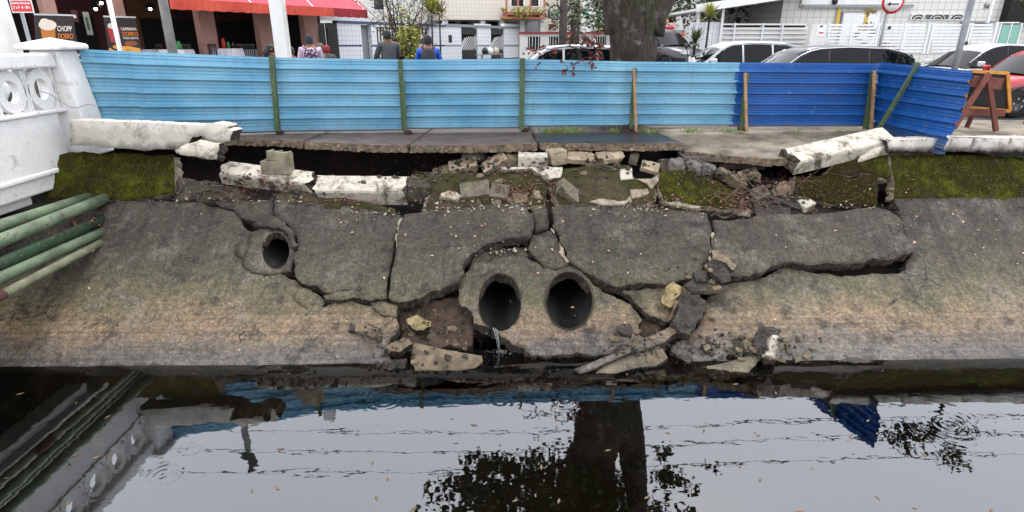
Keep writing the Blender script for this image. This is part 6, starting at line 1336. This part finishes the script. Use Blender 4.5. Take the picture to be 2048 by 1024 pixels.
def backpack(Mx, sp, mat, label, big=1.0):
    c = sp(0,.2,1.22); b = MB(); t = thing('backpack', Mx @ c, label, 'backpack'); b.lathe((0,0,0), [(0,-.25),(.12,-.25),(.16,-.2),(.165,.05),(.14,.2),(.07,.26),(0,.27)], 14); b.v = [Mx @ (Vector((q.x*big, q.y*.55, q.z*big*.9))+c) for q in b.v]; b.build('bag', mat, t)
    p = MB().lathe((0,0,0), [(0,-.1),(.09,-.1),(.11,0),(.08,.1),(0,.11)], 12); p.v = [Mx @ (Vector((q.x*big, q.y*.45+.1, q.z*big-.1))+c) for q in p.v]; p.build('front_pocket', mat, t)
    for s_ in (-1, 1): MB().tube([Mx @ (c+Vector((s_*.09,-.05,.22))), Mx @ (c+Vector((s_*.14,-.16,.27))), Mx @ (c+Vector((s_*.15,-.34,.12)))], .018, 6).build('strap', mat, t)
def stand(px, py_top, Y, h): q = PY(px, py_top, Y); return (q.x, Y, q.z-h)
GREYJ = plain('dark_grey_jacket', C(74,76,80), .8); BLUEJ = plain('bright_blue_jacket', C(40,88,190), .6); OLIVE = plain('olive_jacket', C(84,84,76), .9); BLK2 = plain('black_clothes', C(26,25,27), .9); LILAC = plain('lilac_jacket', C(206,180,204), .8)
def m_print():
    s = NT('patterned_backpack'); return s.done(s.ramp(s.voro(18), [(.2, C(220,200,216)), (.45, C(120,90,110)), (.6, C(60,50,62))]), .8)
PRINT = m_print()
BEAN = plain('grey_beanie', C(52,54,60), .95); CAPR = plain('red_cap', C(150,36,44), .8); CAPB = plain('dark_cap', C(34,32,36), .8)
Mx, sp = person(stand(617, 71, 14.0, 1.66), 200, 'person in a lilac jacket and grey beanie carrying a patterned backpack', LILAC, DENIM, cap=BEAN, arm='reach', h=1.66); backpack(Mx, sp, PRINT, 'black and pink patterned backpack on the person in lilac')
Mx, sp = person(stand(855, 72, 14.2, 1.72), 185, 'person in a bright blue jacket wearing a dark backpack', BLUEJ, DENIM, cap=CAPB, arm='bar'); backpack(Mx, sp, plain('charcoal_backpack', C(50,52,56), .8), 'charcoal backpack on the person in the blue jacket', 1.0)
l_ = stand(776, 61, 14.8, 1.77); bz = gz(14.8)
Mx, sp = person((l_[0], 14.8, l_[2]), 205, 'person in a dark grey jacket riding a bicycle', GREYJ, DENIM, skin=SKIND, pose='bike', arm='bar', h=1.72, lean=8)
def bicycle(c, rz, label):
    t = thing('bicycle', c, label, 'bicycle'); Mb = Matrix.Translation(c) @ Matrix.Rotation(R(rz), 4, 'Z'); P_ = lambda *q: Mb @ Vector(q)
    for y in (-.52, .52): MB().tube([P_(0, y+.33*math.cos(a), .34+.33*math.sin(a)) for a in [2*math.pi*i/24 for i in range(25)]], .018, 6, caps=False).build('wheel', TYRE, t)
    for a, c_ in (((0,.52,.34),(0,.12,.85)),((0,.12,.85),(0,-.36,.82)),((0,.1,.32),(0,-.36,.78)),((0,.1,.32),(0,.13,.9)),((0,.52,.34),(0,.1,.32)),((0,-.52,.34),(0,-.36,.95))): MB().tube([P_(*a), P_(*c_)], .016, 7).build('frame_tube', BLACKM, t)
    MB().tube([P_(-.28,-.28,1.03), P_(-.1,-.38,1.0), P_(.1,-.38,1.0), P_(.28,-.28,1.03)], .014, 6).build('handlebar', BLACKM, t); MB().tube([P_(0,.24,.93), P_(0,.1,.95), P_(0,-.04,.93)], [.07,.06,.03], 8).build('saddle', BLACKM, t)
bicycle((l_[0]+.05, 14.8, bz), 205, 'bicycle ridden by the person in the dark grey jacket'); q = stand(855, 72, 14.2, 1.72); bicycle((q[0]+.05, 13.85, gz(13.9)), 188, 'bicycle held by the person in the blue jacket')
def seated(px, py, n, rz, *a, **k):
    q = PY(px, py, 17+n); g = gz(17+n); h = (q.z-g)/1.345*1.72; s_ = h/1.72
    st_ = thing('stool', (q.x, q.y, g), 'low wooden stool under the '+a[0].split(' seated')[0], 'stool'); MB().box((q.x-.18, q.y-.18, g+.36*s_), (q.x+.18, q.y+.18, g+.40*s_)).build('seat', DWOOD, st_)
    for sx in (-1, 1):
        for sy in (-1, 1): MB().bar((q.x+sx*.15, q.y+sy*.15, g), (q.x+sx*.15, q.y+sy*.15, g+.36*s_), .035).build('leg', DWOOD, st_)
    return person((q.x, q.y, g), rz, *a, pose='sit', arm='reach', h=h, **k)
seated(538, 87, .3, 120, 'dark-haired person in black seated left of the thick white post', BLK2, BLK2, bun=True)
seated(580, 92, .4, 60, 'dark-haired person seated right of the thick white post', BLK2, DENIM, bun=True)
seated(639, 85, .6, 90, 'bald person seated behind the person in the lilac jacket', OLIVE, DENIM, hair=SKIND, skin=SKIND)
seated(652, 89, 1.0, 200, 'person with a red cap seated at the end of the terrace', OLIVE, DENIM, cap=CAPR)
# bags on a rack in front of the striped gates
for k, (px, m, lab) in enumerate(((970, BLACKM, 'black bag on the rack before the striped gates'), (980, WT2, 'white bag on the rack before the striped gates'), (992, plain('tan_bag', C(190,176,150)), 'tan bag on the rack before the striped gates'))):
    c = L.pt(px, 102, 1.0); MB().lathe(c, [(0,-.2),(.18,-.18),(.22,0),(.15,.16),(.05,.2),(.03,.28),(0,.28)], 12).build('bag', m, label=lab, cat='bag')
t = thing('bag_rack', L.pt(982, 112, 1.0), 'metal rack holding three bags', 'rack'); L.part('shelf', STEEL, t, 962, 1006, 108, 110, .7, 1.2)
for x in (964, 1002): L.part('leg', STEEL, t, x, x+2, 110, 125, .9, .95, zlo=2.6)
# ================================================================ litter, twigs, grass, foam
def litter(name, spots, n, size, mat, label, surf_fn, seed, cat):
    r_ = random.Random(seed); b = MB()
    for (cx, cy, sx, sy, k) in spots:
        for i in range(int(n*k)):
            q = surf_fn(cx+r_.gauss(0, sx), cy+r_.gauss(0, sy))
            if q is None: continue
            a = Vector((r_.uniform(-1,1), r_.uniform(-1,1), r_.uniform(-.2,.6))).normalized()*size*r_.uniform(.6,1.3); s_ = a.cross(Vector((r_.uniform(-.5,.5), r_.uniform(-.8,0), 1))).normalized()*a.length*.3; q = q+Vector((0,0,r_.uniform(0,.02)))
            b.add([q, q+a*.5+s_+Vector((0,0,.006)), q+a, q+a*.5-s_+Vector((0,0,.006))], [(0,1,2,3)])
    o = b.build(name, mat, fix=False); tag(o, label, cat, kind='stuff'); return o
bpy.context.view_layer.update(); DG = bpy.context.evaluated_depsgraph_get()
SKIP = {'water'}
def hit(px, py):
    o, d = O.copy(), ray(px, py).normalized()
    for _ in range(4):
        ok, loc, nrm, idx, ob, m = scene.ray_cast(DG, o, d)
        if not ok: return None
        if ob.name in SKIP: o = loc+d*.002; continue
        return None if loc.y > 11.9 else loc+nrm*.012
PINKL = m_leaf('pinkish_dry_leaves', C(132, 82, 74), C(92, 52, 46)); PALEL = m_leaf('pale_dry_leaves', C(206, 176, 146), C(180, 130, 104))
litter('leaf_litter', [(520,362,45,8,1),(490,380,25,8,.6),(560,372,30,5,.6),(700,405,50,4,.5),(1030,385,30,12,.7),(1060,380,10,15,.3),(1105,378,8,14,.3),(1510,385,40,18,1.0),(1480,410,20,12,.5),(1340,405,50,6,.4),(1150,262,60,4,.6),(1250,260,40,4,.4),(1000,340,60,8,.4),(930,400,40,8,.3),(95,470,50,14,.25),(160,442,25,6,.25),(1560,360,30,8,.4)], 190, .05, PINKL, 'pinkish dry leaf litter caught among the rubble', hit, 3, 'leaves')
litter('scattered_leaves', [(1000,560,520,90,1),(930,450,60,25,.3),(1880,460,110,50,.6),(1300,430,200,25,.5)], 60, .045, PALEL, 'single pale leaves scattered over the concrete slabs', hit, 4, 'leaves')
CRUMB = M('crumbled_mortar', C(190, 180, 160), C(120, 108, 90), 8, .95, .4)
def crumbs(name, spots, n, size, mat, label, seed):
    r_ = random.Random(seed); b = MB()
    for (cx, cy, sx, sy, k) in spots:
        for i in range(int(n*k)):
            q = hit(cx+r_.gauss(0, sx), cy+r_.gauss(0, sy))
            if q is None: continue
            s_ = size*r_.uniform(.3, 1)**1.5; v = [q+Vector((r_.uniform(-1,1)*.25+x, r_.uniform(-1,1)*.25+y, r_.uniform(-1,1)*.25+z))*s_ if False else q+Vector((x+r_.uniform(-.4,.4), y+r_.uniform(-.4,.4), z+r_.uniform(-.4,.4)))*s_ for x, y, z in ((1,0,0),(-1,0,0),(0,1,0),(0,-1,0),(0,0,.8),(0,0,-.8))]
            b.add(v, [(0,2,4),(2,1,4),(1,3,4),(3,0,4),(2,0,5),(1,2,5),(3,1,5),(0,3,5)])
    tag(b.build(name, mat), label, 'rubble', kind='stuff')
crumbs('mortar_crumbs', [(920,415,50,8,1),(1280,412,50,6,.6),(1040,410,30,8,.6),(480,400,60,4,.5),(760,425,40,4,.4),(1700,412,40,4,.4),(1330,410,30,8,.4),(1000,500,40,8,.5),(300,400,60,3,.2),(600,400,80,4,.3)], 60, .03, CRUMB, 'pale mortar crumbs strewn along the broken wall foot', 8)
crumbs('mud_crumbs', [(850,670,40,20,1),(800,700,30,15,.6),(1430,690,30,16,.8),(1560,690,40,18,.9),(1480,700,30,15,.6),(1225,690,20,12,.5),(1400,560,30,20,.4),(730,660,20,8,.3),(1330,700,40,15,.5)], 50, .035, BROKEN, 'dark rubble crumbs scattered at the foot of the slope', 9)
def frags(name, spots, n, size, mat, label, seed):
    r_ = random.Random(seed); b = MB()
    for (cx, cy, sx, sy, k) in spots:
        for i in range(int(n*k)):
            q = hit(cx+r_.gauss(0, sx), cy+r_.gauss(0, sy))
            if q is None: continue
            s_ = size*r_.uniform(.4, 1); m = r_.randint(4, 6); a0 = r_.uniform(0, 6); X_ = Vector((r_.uniform(-1,1), r_.uniform(-.4,.4), r_.uniform(-.3,.3))).normalized(); N_ = X_.cross(Vector((0, 1, r_.uniform(.2,1.2)))).normalized()
            if N_.z < 0: N_ = -N_
            Y_ = N_.cross(X_); b.prism([q+N_*s_*.2+(X_*math.cos(a0+6.283*j/m)*r_.uniform(.7,1.3)+Y_*math.sin(a0+6.283*j/m)*r_.uniform(.5,.9))*s_ for j in range(m)], -N_*s_*r_.uniform(.3,.7))
    tag(b.build(name, mat), label, 'rubble', kind='stuff')
frags('slab_fragments', [(800,700,40,18,1),(850,660,30,14,.5),(1470,700,50,16,1.2),(1580,695,30,14,.7),(1400,580,30,30,.6),(1320,690,40,20,.7),(1230,690,20,12,.4),(1425,540,30,18,.5),(930,345,60,10,.7),(1500,370,60,18,.9),(1200,340,60,8,.6)], 8, .085, STONE_T, 'angular tan fragments of broken lining lying among the rubble', 21)
frags('dark_fragments', [(790,730,30,10,1),(860,690,50,20,.7),(1490,705,50,14,1),(1390,620,25,25,.5),(1320,705,40,15,.8),(620,385,80,8,.6),(420,385,40,8,.6),(1560,400,50,14,.7)], 12, .08, STONE_D, 'dark wet fragments of broken lining lying among the rubble', 22)
crumbs('stone_crumbs', [(930,330,60,10,1),(1200,330,60,8,.8),(1500,350,60,12,.8),(1420,350,40,8,.5),(860,350,40,8,.5),(480,360,40,10,.3),(1600,390,40,14,.5)], 80, .055, BROKEN, 'broken stone crumbs in the collapsed gap under the pavement', 10)
def roots(name, spots, n, ln, mat, label, seed):
    r_ = random.Random(seed); b = MB()
    for (cx, cy, sx, sy, k) in spots:
        for i in range(int(n*k)):
            q = hit(cx+r_.gauss(0,sx), cy+r_.gauss(0,sy))
            if q is None: continue
            d = Vector((r_.gauss(0,1), -abs(r_.gauss(0,.4)), r_.gauss(0,.5))).normalized()*ln*r_.uniform(.4,1.2)/6; pts = [q]
            for j in range(6): d = d+Vector((r_.gauss(0,.3), r_.gauss(0,.2), r_.gauss(-.1,.3)))*ln/12; pts.append(pts[-1]+d)
            b.tube(pts, [.007, .006, .006, .005, .004, .003, .002], 4, caps=False)
    tag(b.build(name, mat, fix=False), label, 'roots', kind='stuff')
TWIG = plain('pale_dry_twig', C(110, 92, 74), .9)
roots('dry_roots', [(1510,390,40,22,1),(1470,400,20,15,.6),(1000,315,30,10,.3),(1100,375,12,18,.4),(1180,330,40,10,.3),(1620,420,30,6,.2),(440,392,30,6,.25),(860,345,30,10,.2),(700,340,60,10,.15)], 30, .42, TWIG, 'tangled dry roots and twigs hanging in the collapse', 11)
GRASS = m_leaf('roadside_grass', C(70, 100, 40), C(130, 150, 70)); r_ = random.Random(5); b = MB()
for (cx, n) in ((1095,60),(1120,90),(1140,70),(1305,40),(1375,40),(1390,30),(1450,35),(1470,40),(1160,30),(1600,14),(1680,14),(1285,20),(1230,25)):
    for i in range(n):
        px = cx+r_.gauss(0, 9); a = PZ(px, 263+r_.uniform(-1,4), 2.4); h_ = r_.uniform(.04,.15); d = Vector((r_.gauss(0,.5), r_.gauss(0,.4)-.2, 1)).normalized()*h_
        b.add([a+Vector((-.005,0,0)), a+Vector((.005,0,0)), a+d*.6+Vector((.003,0,0)), a+d*.6-Vector((.003,0,0)), a+d+Vector((d.x*.3,0,-.01))], [(0,1,2,3),(3,2,4)])
b.build('grass_tufts', GRASS, label='thin grass tufts along the foot of the hoarding', cat='grass', kind='stuff', fix=False)
# short moss fuzz & grass on mossy walls
b = MB(); r_ = random.Random(6)
for (x0, x1, y0, y1, n) in ((160,346,308,392,900),(1790,2046,310,392,1500),(1320,1470,352,416,500),(1590,1752,356,410,600)):
    for i in range(n):
        q = hit(r_.uniform(x0,x1), r_.uniform(y0,y1))
        if q is None or q.y > 9.7: continue
        d = Vector((r_.gauss(0,.5), -.6, r_.gauss(.1,.6))).normalized()*r_.uniform(.015,.05); b.add([q+Vector((-.004,0,0)), q+Vector((.004,0,0)), q+d], [(0,1,2)])
b.build('moss_fuzz', m_leaf('moss_blades', C(64,70,14), C(120,124,40)), label='short moss and grass blades growing on the wall stubs', cat='moss', kind='stuff', fix=False)
# trickle from the left drain, with foam
FOAM = plain('white_foam', C(176,178,178), .3); a = SL.uv((994,668)); p0 = SL.pos(a.x, a.y, .12); p1 = PZ(1000, 700, .01); b = MB()
for k in range(3): o_ = Vector((-.05+k*.025, 0, 0)); b.tube([p0+o_+Vector((0,.05,-.01*k)), p0.lerp(p1,.5)+o_*.5+Vector((.01*(k%2),-.04,.02)), p1+o_*.5], [.004,.0025,.005], 5)
tag(b.build('water_trickle', FOAM), 'thin white trickle falling from the left drain', 'water')
b = MB(); r_ = random.Random(8)
for i in range(75):
    c = PZ(1003+r_.gauss(0,22 if i > 60 else 9), 706+abs(r_.gauss(0,16 if i > 60 else 5))-6, .004); rr = r_.uniform(.003,.011 if i < 40 else .006); b.add([c+Vector((rr*math.cos(t_)*r_.uniform(.6,1.2), rr*math.sin(t_), .004)) for t_ in [k*1.047 for k in range(6)]], [tuple(range(6))])
b.build('foam_flecks', FOAM, label='white foam flecks on the water under the left drain', cat='foam', kind='stuff', fix=False)
b = MB(); r_ = random.Random(9); FL = m_leaf('floating_leaves', C(120,100,72), C(70,56,40))
for i in range(170):
    c = PZ(r_.uniform(-50,2100), r_.uniform(745,1030), .003 if r_.random() < .25 else -r_.uniform(.05,.3)); a_ = r_.uniform(0,6.28); l = r_.uniform(.02,.05); d = Vector((math.cos(a_),math.sin(a_),0))*l; s_ = Vector((-d.y,d.x,0))*.35
    b.add([c-d, c+s_+Vector((0,0,.001)), c+d, c-s_+Vector((0,0,.001))], [(0,1,2,3)])
b.build('drifting_leaves', FL, label='small dead leaves drifting on and under the canal water', cat='leaves', kind='stuff', fix=False)
